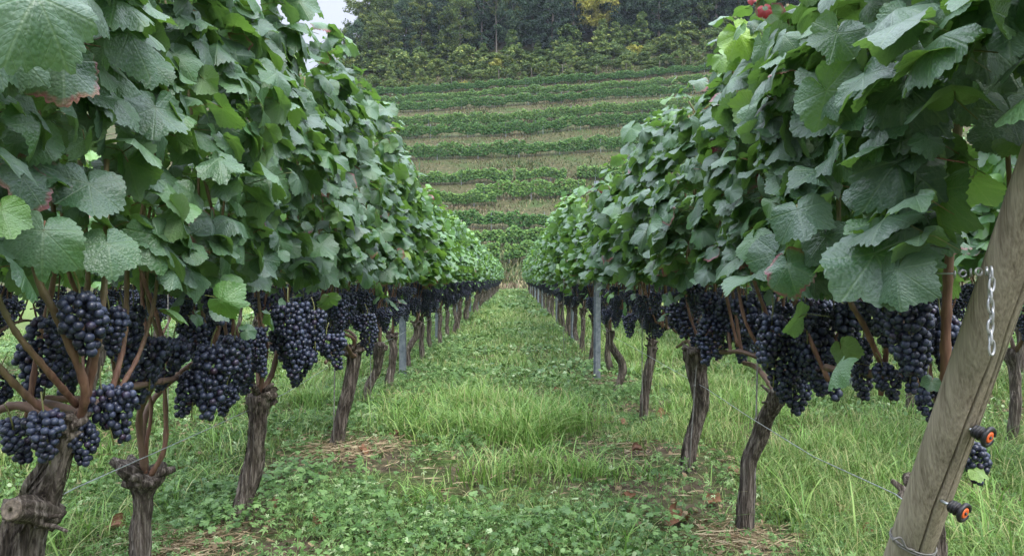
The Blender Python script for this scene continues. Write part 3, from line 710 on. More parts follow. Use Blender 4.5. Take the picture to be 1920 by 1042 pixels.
# -- the vines close to the camera, each built for itself
def near_vine(name_label, side, base, trunk_pts, r0, r1, x0, ya, yb, top, wmid, wtop, nleaf, cl_list, arms=(), canes=(), seed=0, n_shoot=7, rand_clusters=0, group=None, knob=1.5, zlow=1.0, size=(.043, .098), extra=None, lod='hi', cordon=True, stub=False):
    r = np.random.default_rng(seed); base = np.asarray(base, float)
    root = empty('grapevine', base); tag(root, name_label, 'grapevine', group)
    A, path = trunk_acc(trunk_pts, r0, r1, seed, 72, 110, knob, 120)
    tk = A.build('trunk', M['bark'], root, off=base)
    head = path[-1]
    if stub:        # a thick limb sawn off long ago, with its pale end grain and two dead twigs
        s0, s1 = P(95, 965, 1.62), P(22, 955, 1.50); dd = unit(s1 - s0)
        A = Acc(); V, F, U = tube(spline([s0, (s0 + s1) / 2 + [0, 0, .006], s1], 20), np.linspace(.031, .025, 20), 40, lambda a, L: 1 + .7 * (fbm(np.cos(a * 6.2832) * 3 + 2, np.sin(a * 6.2832) * 3 + L * 8, 1, 5) - .5)); A.add(V, F, U)
        for e_ in (P(125, 995, 1.5), P(118, 965, 1.55)):
            V, F, U = tube(spline([P(70, 985, 1.6), (P(70, 985, 1.6) + e_) / 2 + [0, 0, .006], e_], 8), np.linspace(.007, .003, 8), 7); A.add(V, F, U)
        sb = A.build('sawn_limb', M['bark'], root, off=base)
        V, F = lathe([(0, 0), (.008, .0012), (.016, 0), (.017, .0008), (.0195, -.001), (.021, -.006)], 24); V = orient(V * [1, 1.05, 1], dd, s1 + dd * .004 - base); Acc().add(V, F).build('cut_face', M['cut'], sb)
    for a_ in arms:
        A = Acc(); cane_acc(A, a_[0], a_[1], a_[2], 0, .85, 30, 9, seed=seed); A.build('arm', M['cane'], root, off=base)
    hd = path[-3]
    for s_ in (-1, 1):
        ye = (ya if s_ < 0 else yb)
        if abs(ye - hd[1]) < .15 or not cordon or (cordon == 'far' and s_ < 0): continue
        A = Acc(); cane_acc(A, [hd, hd + [r.normal(0, .02), s_ * .06, (.70 - hd[2]) * .6], (x0 + r.normal(0, .02), hd[1] + s_ * .2, .705), (x0 + r.normal(0, .02), (hd[1] + ye) / 2 + s_ * .1, .69), (x0, ye - s_ * .12, .70), (x0, ye - s_ * .07, .84)], .0105, .0065, 0, .75, 30, 8); A.build('arm', M['cane'], root, off=base)
    sh = [(p_, .0065, .004) for p_ in shoots(r, x0, ya + .14, yb - .14, head[2], n_shoot, top)] + list(canes)
    for (p_, ra, rb) in sh:
        A = Acc(); cane_acc(A, p_, ra, rb, .5, 0, 34, 9); A.build('cane', M['cane'], root, off=base)
    A = Acc(); canopy(A, r, lod, x0, ya, yb, top, wmid, wtop, side, int(nleaf * 1.14), zlow, size)
    if extra: extra(A, r)
    A.build('foliage', [M['leaf'], M['petiole']], root, off=base)
    cl = [(P(px, py - hp * .5, Yd), hp / F_PX * Yd) for (px, py, hp, Yd) in cl_list]
    for k in range(rand_clusters):
        cl.append((np.array([x0 + r.normal(0, .08), r.uniform(ya, yb), r.uniform(.72, .93)]), r.uniform(.12, .19)))
    Ls = (.19, .165, .21, .13, .175, .15)
    for (p_, ln) in cl:
        k = int(np.argmin([abs(ln - L_) + r.uniform(0, .035) for L_ in Ls]))
        o = link('grape_cluster', (CL_HI if p_[1] < 3.4 else CL_MID)[k], root, p_ - base); s_ = ln / Ls[k]; s_ = min(1.12, max(.66, s_ * .9)); sxy = s_ * r.uniform(.92, 1.1)
        o.scale = (sxy, sxy, s_); o.rotation_euler = (r.normal(0, .1), r.normal(0, .1), r.uniform(0, 6.28))
    return root

def hand_leaves(lst):
    """single leaves set where the photograph shows them: px, py of blade centre, distance, size px, normal, roll, tint, red"""
    def f(A, r):
        for (px, py, Yd, sp, nrm, roll, tint, red) in lst:
            s_ = sp / F_PX * Yd; c_ = P(px, py, Yd)
            tip = np.array([math.sin(roll), -.25, -math.cos(roll)]); n_ = unit(np.asarray(nrm, float))
            y_ = unit(tip - n_ * tip.dot(n_)); pos = c_ - y_ * s_ * .3
            add_leaves(A, 'hi', pos[None], n_[None], tip[None], np.array([s_]), np.array([tint]), np.array([float(red)]), r, True, None)
    return f
LX, RX = -1.1, .92
GL, GR = 'grapevines along the left side of the alley', 'grapevines along the right side of the alley'

# left row
near_vine('large gnarled grapevine with a sawn-off stub, first in the left row', 1, (-1.08, 1.66, 0),
          [(-1.13, 1.64, -.03), P(35, 1010, 1.64), P(80, 930, 1.62), P(112, 868, 1.60), P(150, 775, 1.60)], .062, .026, LX, 1.0, 2.02, 2.15, .25, .13, 430,
          [(150, 615, 120, 1.50), (88, 648, 95, 1.62), (205, 625, 90, 1.75), (232, 655, 130, 1.95), (95, 705, 110, 1.75), (125, 705, 100, 1.9), (190, 790, 120, 1.62),
           (155, 828, 70, 1.60), (82, 822, 95, 1.5), (22, 835, 90, 1.56), (0, 740, 80, 1.8), (128, 640, 90, 1.8), (250, 610, 70, 2.1)],
          arms=[([P(150, 785, 1.6), P(90, 780, 1.62), P(30, 760, 1.62), P(-60, 790, 1.6)], .012, .008), ([P(152, 775, 1.6), P(205, 745, 1.75), P(250, 725, 2.0), P(300, 715, 2.2)], .011, .008)],
          canes=[([P(150, 785, 1.6), P(172, 700, 1.57), P(190, 590, 1.55), P(197, 500, 1.58), P(200, 300, 1.65)], .0088, .005), ([P(150, 790, 1.6), P(158, 720, 1.55), P(110, 600, 1.5), P(66, 500, 1.5), P(60, 300, 1.5)], .0092, .006),
                 ([P(145, 760, 1.6), P(85, 690, 1.5), P(25, 615, 1.45), P(-20, 520, 1.45)], .0072, .005), ([P(120, 790, 1.6), P(60, 750, 1.55), P(0, 690, 1.5), P(-40, 640, 1.5)], .008, .006),
                 ([P(205, 750, 1.75), P(232, 640, 1.8), P(238, 520, 1.85), P(240, 350, 1.9)], .007, .005), ([P(215, 745, 1.8), P(262, 660, 1.9), P(290, 560, 2.0), P(300, 450, 2.0)], .006, .004), ([P(165, 780, 1.62), P(150, 640, 1.7), P(165, 520, 1.8), P(150, 300, 1.8)], .0075, .005)],
          seed=101, n_shoot=2, cordon='far', group=GL, knob=1.25, stub=True, extra=hand_leaves([
              (50, 20, 1.02, 135, (.55, -.75, .35), -.3, .25, 0), (80, 455, 1.35, 85, (.45, -.8, .4), .1, .55, 0), (205, 475, 1.5, 70, (.5, -.7, .5), .3, .4, 0), (62, 265, 1.4, 62, (.5, -.75, .4), -.2, .5, 0),
              (170, 365, 1.5, 82, (.6, -.6, .5), .2, .3, 0), (120, 140, 1.3, 90, (.6, -.6, .1), .35, .15, 1), (20, 110, 1.2, 80, (.4, -.8, .3), 0, .2, 0), (10, 410, 1.2, 60, (.5, -.7, .3), .5, .85, 0), (290, 220, 1.75, 75, (.6, -.6, .4), .0, .3, 0)]))
near_vine('grapevine with a short knob-headed trunk leaning on the low wire, second in the left row', 1, (-1.2, 2.4, 0),
          [P(262, 1100, 2.4) * [1, 1, 0] + [0, 0, -.03], P(262, 1020, 2.4), P(275, 950, 2.4), P(275, 885, 2.38)], .033, .034, LX, 1.95, 2.85, 2.15, .25, .13, 410,
          [(285, 710, 150, 2.1), (325, 690, 110, 2.3), (355, 655, 115, 2.5), (365, 745, 90, 2.35), (395, 720, 140, 2.4), (400, 580, 70, 2.3), (350, 575, 40, 2.5)],
          canes=[([P(272, 890, 2.38), P(275, 830, 2.38), P(283, 760, 2.4), P(262, 650, 2.4), P(270, 520, 2.4), P(270, 300, 2.4)], .0065, .004), ([P(283, 890, 2.38), P(308, 840, 2.38), P(310, 760, 2.4), P(300, 640, 2.4), P(275, 540, 2.4), P(300, 300, 2.4)], .0085, .004)],
          arms=[([P(300, 715, 2.2), P(360, 705, 2.5), P(420, 715, 2.75)], .009, .008)], seed=102, n_shoot=5, group=GL, knob=1.7)
near_vine('upright shaggy-barked grapevine with forked head, third in the left row', 1, (-1.13, 3.1, 0),
          [P(448, 975, 3.1) * [1, 1, 0] + [0, 0, -.03], P(462, 920, 3.1), P(478, 850, 3.1), P(484, 790, 3.08), P(486, 735, 3.08)], .046, .042, LX, 2.75, 3.75, 2.15, .25, .13, 440,
          [(395, 745, 90, 2.6), (440, 700, 130, 2.7), (425, 755, 60, 2.7), (470, 665, 100, 2.9), (360, 610, 70, 2.9), (415, 640, 80, 3.0), (505, 590, 70, 3.2), (540, 625, 110, 3.0), (548, 670, 100, 3.1), (590, 640, 110, 3.2), (612, 665, 70, 3.3), (575, 695, 80, 3.2), (520, 655, 60, 3.4), (465, 715, 60, 2.95)],
          arms=[([P(484, 745, 3.08), P(510, 700, 3.15), P(525, 650, 3.2), P(545, 700, 3.4)], .013, .008), ([P(480, 745, 3.08), P(465, 700, 3.0), P(430, 700, 2.8)], .012, .008)],
          canes=[([P(375, 700, 2.55), P(383, 640, 2.55), P(380, 560, 2.55), P(385, 400, 2.6)], .0095, .006), ([P(486, 740, 3.08), P(500, 650, 3.1), P(485, 560, 3.1), P(480, 300, 3.1)], .008, .005)],
          extra=hand_leaves([(515, 105, 3.0, 34, (.3, -.7, .7), .8, 1.0, 0), (490, 95, 3.0, 28, (.3, -.7, .7), -.9, 1.0, 0), (545, 95, 3.0, 22, (.3, -.5, .8), 1.4, 1.0, 0), (430, 490, 2.55, 75, (.6, -.7, .4), .1, .35, 0), (415, 130, 2.6, 60, (.6, -.7, .5), 0, .3, 0)]), seed=103, n_shoot=6, group=GL, knob=1.35, rand_clusters=3)
near_vine('leaning grapevine beside a thin stake and dry straw, fourth in the left row', 1, (-1.09, 4.5, 0),
          [P(632, 838, 4.45) * [1, 1, 0] + [0, 0, -.03], P(640, 780, 4.45), P(655, 720, 4.45), P(664, 672, 4.45), P(664, 655, 4.45)], .040, .042, LX, 3.65, 5.1, 2.15, .25, .13, 600,
          [(690, 640, 100, 4.4), (625, 600, 90, 3.9), (655, 600, 100, 4.3)], arms=[([P(662, 668, 4.4), P(640, 640, 4.1), P(610, 680, 3.9)], .012, .008), ([P(664, 668, 4.4), P(680, 640, 4.6), P(695, 650, 4.9)], .012, .008)], seed=104, n_shoot=9, group=GL, knob=1.5, rand_clusters=13)
near_vine('slanting slim grapevine, fifth in the left row', 1, (-1.18, 5.85, 0),
          [P(683, 765, 5.85) * [1, 1, 0] + [0, 0, -.03], P(692, 730, 5.85), P(708, 690, 5.85), P(714, 640, 5.85)], .036, .034, LX, 5.0, 6.2, 1.98, .24, .12, 470, [], seed=105, n_shoot=8, group=GL, rand_clusters=14, lod='mid')
near_vine('grapevine standing just in front of the steel post, sixth in the left row', 1, (-1.12, 6.7, 0),
          [P(727, 730, 6.7) * [1, 1, 0] + [0, 0, -.03], P(733, 690, 6.7), P(737, 655, 6.7), P(738, 625, 6.7)], .042, .036, LX, 6.1, 7.3, 1.93, .24, .12, 440, [], seed=106, n_shoot=8, group=GL, rand_clusters=14, lod='mid')
# right row
near_vine('grapevine with a crooked arm behind the leaning wooden post, first in the right row', -1, (1.03, 1.86, 0),
          [(1.03, 1.86, -.03), (1.03, 1.86, .2), (1.025, 1.86, .36), (1.02, 1.87, .47)], .040, .030, RX, 1.08, 2.1, 2.0, .20, .08, 400,
          [(1692, 640, 140, 1.65), (1655, 615, 90, 1.8), (1722, 690, 110, 1.8), (1742, 755, 70, 1.65), (1640, 600, 70, 1.9), (1618, 665, 55, 1.95), (1612, 712, 50, 2.0), (1655, 712, 50, 1.85), (1765, 650, 100, 1.85), (1740, 620, 80, 2.0), (1600, 600, 60, 2.2), (1825, 855, 40, 1.75)],
          arms=[([P(1762, 905, 1.9), P(1772, 800, 1.9), P(1755, 735, 1.88), P(1715, 712, 1.86), P(1660, 700, 1.9), P(1600, 700, 2.05), P(1548, 688, 2.15)], .015, .009)],
          canes=[([P(1772, 730, 1.75), P(1774, 600, 1.72), P(1782, 450, 1.7), P(1795, 250, 1.7), P(1815, 80, 1.7)], .0115, .008), ([P(1660, 700, 1.9), P(1625, 620, 1.85), P(1580, 520, 1.85), P(1570, 300, 1.9)], .0075, .005), ([P(1700, 700, 1.9), P(1690, 580, 1.95), P(1700, 400, 1.9)], .007, .005), ([P(1745, 715, 1.85), P(1735, 600, 1.85), P(1730, 400, 1.85)], .006, .004)],
          seed=201, n_shoot=2, group=GR, cordon=False, extra=hand_leaves([
              (1690, 330, 1.42, 105, (-.35, -.85, .4), .1, .12, 0), (1655, 505, 1.42, 125, (-.4, -.75, .5), .25, .2, 0), (1735, 440, 1.5, 80, (-.2, -.8, .5), -.1, .3, 0), (1700, 200, 1.4, 100, (-.4, -.6, .6), -.4, .1, 0),
              (1840, 90, 1.3, 95, (-.2, -.85, .35), .2, .15, 0), (1850, 10, 1.2, 80, (-.1, -.5, -.7), .4, .85, 0), (1565, 190, 1.6, 85, (-.5, -.6, -.2), .5, .45, 0), (1780, 110, 1.45, 70, (-.5, -.5, .7), .6, .2, 0),
              (1820, 190, 1.42, 52, (-.1, -.8, .5), .1, .3, 0), (1745, 270, 1.35, 40, (-.1, -.8, .5), .1, .35, 0), (1500, 410, 1.75, 72, (-.5, -.7, .5), .2, .2, 0), (1480, 510, 1.8, 60, (-.5, -.7, .4), .2, .3, 1), (1838, 885, 1.72, 24, (-.1, -.6, .7), 1.0, .95, 0), (1815, 870, 1.75, 22, (-.1, -.7, .5), .5, .7, 0), (1745, 720, 1.6, 22, (-.3, -.8, .4), -.5, .3, 0), (1700, 40, 1.3, 70, (-.4, -.7, .5), -.2, .3, 0), (1900, 230, 1.3, 80, (-.1, -.8, .3), 0, .15, 0), (1880, 40, 1.5, 80, (-.3, -.8, .3), .3, .2, 0), (1890, 130, 1.38, 66, (-.2, -.8, .4), .4, .15, 0), (1905, 190, 1.42, 60, (-.2, -.8, .3), -.3, .25, 0), (1870, 255, 1.5, 55, (-.3, -.7, .5), .2, .3, 0), (1925, 90, 1.4, 60, (-.3, -.7, .2), 0, .2, 0)]))
near_vine('slender grapevine with trunk curving up to a thick bunch, second in the right row', -1, (.9, 2.88, 0),
          [P(1398, 1010, 2.88) * [1, 1, 0] + [0, 0, -.03], P(1402, 940, 2.88), P(1415, 860, 2.86), P(1440, 790, 2.8), P(1462, 730, 2.72)], .036, .032, RX, 2.0, 3.3, 1.90, .19, .0, 520,
          [(1500, 690, 160, 2.35), (1455, 705, 140, 2.4), (1490, 745, 80, 2.45), (1532, 680, 120, 2.4), (1562, 640, 110, 2.35), (1430, 640, 100, 2.8), (1470, 620, 100, 2.7), (1510, 600, 80, 2.6), (1590, 620, 90, 2.2), (1575, 675, 50, 2.2), (1400, 625, 130, 2.9), (1545, 600, 70, 2.5)],
          extra=hand_leaves([(1434, 20, 2.25, 17, (-.3, -.9, .3), .1, .2, 6), (1412, 0, 2.25, 11, (-.3, -.8, .4), .9, .2, 6), (1392, 75, 2.6, 50, (-.2, -.95, .1), .5, .95, 0), (1365, 110, 2.8, 36, (-.4, -.7, .3), .8, .9, 0), (1455, 95, 2.4, 45, (-.5, -.6, .5), -.2, .2, 1)]), arms=[([P(1460, 735, 2.72), P(1490, 690, 2.6), P(1530, 685, 2.4)], .012, .009), ([P(1455, 735, 2.72), P(1420, 690, 2.9), P(1395, 680, 3.1)], .011, .008)],
          seed=202, n_shoot=9, group=GR, cordon='far', knob=1.15, rand_clusters=4)
near_vine('thick dark-headed grapevine with a black rotten crown, third in the right row', -1, (.87, 3.83, 0),
          [P(1283, 888, 3.83) * [1, 1, 0] + [0, 0, -.03], P(1296, 830, 3.83), P(1312, 760, 3.82), P(1305, 700, 3.8), P(1308, 650, 3.8)], .044, .046, RX, 3.25, 4.45, 1.86, .19, .02, 500,
          [(1365, 630, 130, 3.2), (1340, 640, 100, 3.3), (1330, 590, 80, 3.3), (1300, 565, 70, 3.6), (1395, 650, 80, 3.2), (1265, 600, 100, 4.0)], arms=[([P(1306, 665, 3.8), P(1340, 660, 3.6), P(1370, 660, 3.35)], .014, .009), ([P(1306, 665, 3.8), P(1290, 640, 4.1), P(1270, 650, 4.4)], .013, .008)],
          seed=203, n_shoot=8, group=GR, knob=1.55, rand_clusters=8)
near_vine('straight slim grapevine between the dark-headed and the crooked one, fourth in right row', -1, (.9, 5.17, 0),
          [P(1207, 793, 5.17) * [1, 1, 0] + [0, 0, -.03], P(1209, 740, 5.17), P(1217, 690, 5.17), P(1226, 635, 5.17)], .034, .032, RX, 4.4, 5.8, 1.86, .21, .06, 560, [], seed=204, n_shoot=9, group=GR, knob=1.2, rand_clusters=15, lod='mid')
near_vine('crooked forked grapevine next to the steel post, fifth in the right row', -1, (.88, 6.5, 0),
          [P(1152, 742, 6.5) * [1, 1, 0] + [0, 0, -.03], P(1163, 710, 6.5), P(1166, 680, 6.5), P(1146, 645, 6.5), P(1145, 620, 6.5)], .036, .034, RX, 5.7, 7.0, 1.86, .23, .14, 500, [], seed=205, n_shoot=8, group=GR, knob=1.1, rand_clusters=14, lod='mid')

# -- the rest of the rows: copies of a few prototypes
PL = [far_parts('l', 300 + k, 1, 1.87, .23, .08, 'mid', 430, False) for k in range(3)]
PR = [far_parts('r', 310 + k, -1, 1.88, .25, .26, 'mid', 450, False) for k in range(3)]
QL = [far_parts('l', 320 + k, 1, 1.86, .22, .07, 'mid', 380, True) for k in range(3)]
QR = [far_parts('r', 330 + k, -1, 1.88, .25, .27, 'mid', 400, True) for k in range(3)]
ORD = ['', 'first', 'second', 'third', 'fourth', 'fifth', 'sixth', 'seventh', 'eighth', 'ninth', 'tenth', 'eleventh', 'twelfth', 'thirteenth', 'fourteenth', 'fifteenth', 'sixteenth', 'seventeenth', 'eighteenth', 'nineteenth', 'twentieth', 'twenty-first', 'twenty-second', 'twenty-third', 'twenty-fourth', 'twenty-fifth', 'twenty-sixth', 'twenty-seventh', 'twenty-eighth', 'twenty-ninth', 'thirtieth']
for d_ in ('thirt', 'fort'):
    for k_, w_ in enumerate(['', 'first', 'second', 'third', 'fourth', 'fifth', 'sixth', 'seventh', 'eighth', 'ninth']):
        if d_ == 'thirt' and k_ == 0: continue
        ORD.append((d_ + 'y-' + w_) if k_ else 'fortieth')
SP = 1.08
def far_row(x, y_start, y_end, first, side, P1, P2, split, lab, group, seed, far_from=None, far_label=None):
    r = random.Random(seed); k = first; y = y_start
    while y < y_end:
        root = empty('grapevine', (x + r.gauss(0, .02), y + r.gauss(0, .05), 0))
        root.scale = (1, 1 * r.choice([-1, 1]) * 1.0, r.uniform(.965, 1.03))
        lb = (lab % ORD[k]) if (far_from is None or k < far_from) else far_label
        tag(root, lb, 'grapevine', group)
        place_parts(root, (P1 if y < split else P2)[r.randrange(3)])
        k += 1; y += SP
    return k
far_row(LX, 7.9, 52, 7, 1, PL, QL, 14, '%s grapevine along the left row of the grassy alley', GL, 1, 26, 'tiny grapevine far down the left row near the foot of the hill')
far_row(RX, 7.9, 52, 6, -1, PR, QR, 14, '%s grapevine along the right row of the grassy alley', GR, 2, 26, 'tiny grapevine far down the right row near the foot of the hill')
far_row(LX - 2.0, 3.3, 27, 1, 1, QL, QL, 0, '%s grapevine of the next row behind the left row', 'grapevines in the second row on the left', 3)
far_row(RX + 2.0, 3.3, 27, 1, -1, QR, QR, 0, '%s grapevine of the next row behind the right row', 'grapevines in the second row on the right', 4)
far_row(LX - 4.0, 6.2, 22, 1, 1, QL, QL, 0, '%s grapevine of the third row back on the left', 'grapevines in the third row on the left', 5)
far_row(RX + 4.0, 6.2, 22, 1, -1, QR, QR, 0, '%s grapevine of the third row back on the right', 'grapevines in the third row on the right', 6)

# ------------------------------------------------------------------ trellis: steel posts, stakes, wires
def steel_post_mesh():
    A = Acc(); w_, d_, t_ = .028, .022, .003
    for b in ((-w_, w_, -t_, 0), (-w_, -w_ + t_, .0005, d_), (w_ - t_, w_, .0005, d_), (-w_ - .01, -w_ - .0005, d_ - t_, d_), (w_ + .0005, w_ + .01, d_ - t_, d_)):
        V, F = boxm(b[0], b[1], b[2], b[3], -.1, 1.95); A.add(V, F)
    for k in range(16): V, F = boxm(-.006, .006, -t_ - .006, -t_ - .0005, .15 + k * .11, .165 + k * .11); A.add(V, F)
    return A.data('steel_post', M['galv'], smooth=False)
SPM = steel_post_mesh()
pk = 0
for (x, side, y0, nm) in ((P(755, 0, 7.5)[0], 'left', 7.45, 'left'), (P(1121, 0, 7.35)[0], 'right', 7.35, 'right')):
    for k in range(10):
        o = link('steel_post', SPM, None, (x + (.0 if k == 0 else (-.1 if side == 'left' else .1)), y0 + k * 4.3, 0)); o.rotation_euler = (0, R(random.gauss(0, .6)), R(25 if nm == 'right' else -15))
        tag(o, '%s galvanised steel trellis post in the %s row, counted from the camera' % (ORD[k + 1], nm), 'post', 'steel trellis posts')
for k, (x, y0) in enumerate(((LX - 2, 6.2), (LX - 2, 10.6), (RX + 2, 6.4), (RX + 2, 10.8))):
    o = link('steel_post', SPM, None, (x, y0, 0)); tag(o, '%s steel trellis post in the row behind the %s row' % (('nearer', 'farther')[k % 2], ('left', 'right')[k // 2]), 'post', 'steel trellis posts')
def stake(px, Y, top, lab, tilt=0):
    A = Acc(); V, F, U = tube(spline([(0, 0, -.05), (tilt * .5, 0, top / 2), (tilt, 0, top)], 6), [.0032] * 6, 6); A.add(V, F, U)
    for zz in (.45, .8):
        V, F, U = tube([(tilt * zz / top, 0, zz), (tilt * zz / top, 0, zz + .012)], [.0055, .0055], 6); A.add(V, F, U)
    o = A.build('vine_stake', M['stake'], None, loc=((px - VX) / F_PX * Y, Y, 0)); tag(o, lab, 'stake', 'thin metal vine stakes')
stake(625, 4.35, 1.2, 'thin grey stake standing beside the straw ringed left vine', .02)
stake(695, 5.7, 1.2, 'thin grey stake behind the slanting left vine')
stake(1412, 2.86, 1.2, 'thin grey stake rising beside the slender right trunk', .03)
stake(1290, 3.75, 1.2, 'thin pale stake crossing the dark-headed right trunk', .09)
stake(1204, 5.1, 1.2, 'thin grey stake beside the straight slim right vine')
stake(315, 4.5, 1.2, 'thin grey stake seen between the two nearest left trunks')
stake(1057, 9.6, 1.2, 'thin grey stake between the steel posts of the right row')
for (x, nm) in ((LX, 'left'), (RX, 'right')):
    for (z, wd) in ((.46, 'lowest'), (1.06, 'second lowest'), (1.42, 'second highest'), (1.78, 'highest')):
        yA = .6 if nm == 'left' else (1.62 if z < .6 else 1.85)
        pts = [(x + .02 * math.sin(k * 1.7), yA + (52 - yA) * (k / 30) ** 1.6, z + .008 * math.sin(k * 2.3)) for k in range(31)]
        A = Acc(); V, F, U = tube(np.array(pts), [.0016] * 31, 6); A.add(V, F, U); tag(A.build('trellis_wire', M['wire']), '%s trellis wire strung along the %s vine row' % (wd, nm), 'wire', 'trellis wires')

# ------------------------------------------------------------------ leaning wooden end post with chain, tie wire and insulators
pa, pb = P(1702, 1042, 1.66), P(1898, 480, 1.32); dirp = (pb - pa) / (pb - pa)[2]
foot = pa + dirp * (0 - pa[2]); base = foot.copy()
root = empty('wooden_post', foot); tag(root, 'weathered round wooden end post leaning out at the head of the right row', 'wooden post')
zz = np.linspace(-.15, 1.75, 240)
path = np.array([dirp * z for z in zz]); rad = np.interp(zz, [-.15, 1.75], [.0475, .0350])
def pdisp(a, L):
    ang = a * 2 * np.pi
    d = 1 + .05 * (vnoise(np.cos(ang) * 1.6 + 4, np.sin(ang) * 1.6 + L * 2.2, 1, 8) - .5) + .02 * (vnoise(np.cos(ang) * 9 + 4, np.sin(ang) * 9 + L * 1.2, 1, 9) - .5)
    for (c0, l0, l1, dep, wd) in ((.36, .55, 1.35, .34, .008), (.30, 1.0, 1.9, .3, .006), (.44, .25, .9, .25, .006), (.22, .4, 1.2, .25, .006), (.40, .3, .75, .3, .005), (.33, .2, .6, .25, .005), (.28, .75, 1.05, .2, .004), (.38, 1.2, 1.7, .3, .005), (.34, 1.35, 1.85, .25, .004), (.47, .5, .8, .2, .004), (.26, .3, .5, .18, .004), (.62, .2, 1.6, .1, .01), (.85, .3, 1.8, .1, .01), (.52, 1.1, 1.8, .10, .008)):
        cc = c0 + .012 * math.sin(L * 9 + c0 * 20) + .016 * (float(vnoise(L * 14, c0 * 50, 1, 3)) - .5)
        if l0 < L < l1: d = d - dep * np.exp(-((np.minimum(abs(a - cc), 1 - abs(a - cc))) / wd) ** 2) * min(1, (L - l0) * 8, (l1 - L) * 8)
    return d
A = Acc(); V, F, U = tube(path, rad, 300, pdisp); A.add(V, F, U); A.build('log', M['wood'], root)
# slot of twisted wire low on the post
A = Acc(); ax = unit(dirp); e1 = unit(np.cross(ax, [0, 1, 0])); e2 = np.cross(ax, e1)
zc = (P(1722, 1005, 1.67))[2]; cen = pa + dirp * (zc - pa[2])
for off in (-.003, .003):
    ring = [cen + ax * (off + .012 * math.sin(t + .8)) + (e1 * math.cos(t) + e2 * math.sin(t)) * .0468 for t in np.linspace(0, 2 * math.pi, 33)]
    V, F, U = tube(np.array(ring), [.0018] * 33, 6); A.add(V, F, U)
fr = cen + np.array([-.05, -.03, .0])
V, F, U = tube(spline([fr + [.004, 0, .004], fr + [-.012, -.008, .016], fr + [.002, -.012, .022], fr + [.012, -.014, .002], fr + [.03, -.012, -.004]], 16), [.0028] * 16, 6); A.add(V, F, U)
tag(A.build('tie_wire', M['stake']), 'twisted tie wire wrapped round the foot of the wooden post', 'wire')
# chain of links
def link_mesh(L, W, r_):
    t = np.linspace(0, 2 * math.pi, 25); q = np.stack([np.cos(t) * W, 0 * t, np.sin(t) * L], 1)
    q[:, 2] += np.sign(q[:, 2]) * 0; return tube(q, [r_] * 25, 8, cap=False)
chroot = empty('steel_chain', P(1858, 505, 1.262)); tag(chroot, 'short galvanised link chain hanging from the leaning wooden post', 'chain')
chb = P(1858, 505, 1.262)
for k in range(8):
    V, F, U = link_mesh(.0125, .0062, .0021); o = Acc().add(V, F, U).build('chain_link', M['chain'], chroot)
    o.location = (.0015 * math.sin(k * 2), 0, -.008 - k * .0178); o.rotation_euler = (0, R(8 * math.sin(k * 1.3)), R(20 if k % 2 else 75))
hook = P(1858, 505, 1.262)
# horizontal run of links from the canopy to the post
for k in range(5):
    V, F, U = link_mesh(.0125, .0062, .0021); o = Acc().add(V, F, U).build('chain_link', M['chain'], chroot)
    p_ = P(1850 - k * 15, 508 + k * 1.6, 1.27 + k * .045); o.location = p_ - chb; o.rotation_euler = (R(25 * (k % 2)), R(90), R(60))
A = Acc(); V, F, U = tube(spline([P(1790, 513, 1.44), P(1700, 512, 1.55), P(1600, 512, 1.75), P(1520, 512, 2.1)], 12), [.0018] * 12, 6); A.add(V, F, U)
tag(A.build('anchor_wire', M['wire']), 'taut anchor wire running from the chain into the right foliage', 'wire')
# insulators
for k, (px, py, Yd) in enumerate(((1824, 806, 1.44), (1780, 946, 1.51))):
    c0 = P(px, py, Yd); root = empty('fence_insulator', c0)
    tag(root, ('upper', 'lower')[k] + ' black ribbed fence insulator with orange core on the wooden post', 'insulator', 'ring insulators on the post')
    axd = unit(np.array([.48, -.84, -.26])); rel = np.zeros(3); root.scale = (1.0, 1.0, 1.0)
    V, F = lathe([(0, -.018), (.003, -.018), (.003, .002), (0, .002)], 10); Acc().add(orient(V, axd, rel), F).build('screw', M['wire'], root)
    V, F = lathe([(.004, 0), (.0105, .001), (.013, .004), (.0115, .006), (.0095, .0065), (.014, .009), (.0125, .012), (.0095, .0125), (.0145, .015), (.013, .018), (.009, .019), (.009, .026), (.003, .026)], 28); Acc().add(orient(V, axd, rel), F).build('ribbed_body', M['black'], root)
    t = np.linspace(0, 2 * math.pi * .93, 40); q = np.stack([np.cos(t) * .0165, np.sin(t) * .0165, np.full(40, .030)], 1)
    V, F, U = tube(q, [.0048] * 40, 10); Acc().add(orient(V, axd, rel), F).build('ring', M['black'], root)
    V, F = lathe([(.0, .024), (.0108, .024), (.0112, .033), (.0085, .0345), (.004, .033), (0, .033)], 24); Acc().add(orient(V, axd, rel), F).build('core', M['orange'], root)
    V, F = lathe([(.0, .0325), (.0032, .0325), (.0032, .0355), (0, .0355)], 12); Acc().add(orient(V, axd, rel), F).build('pin', M['black'], root)

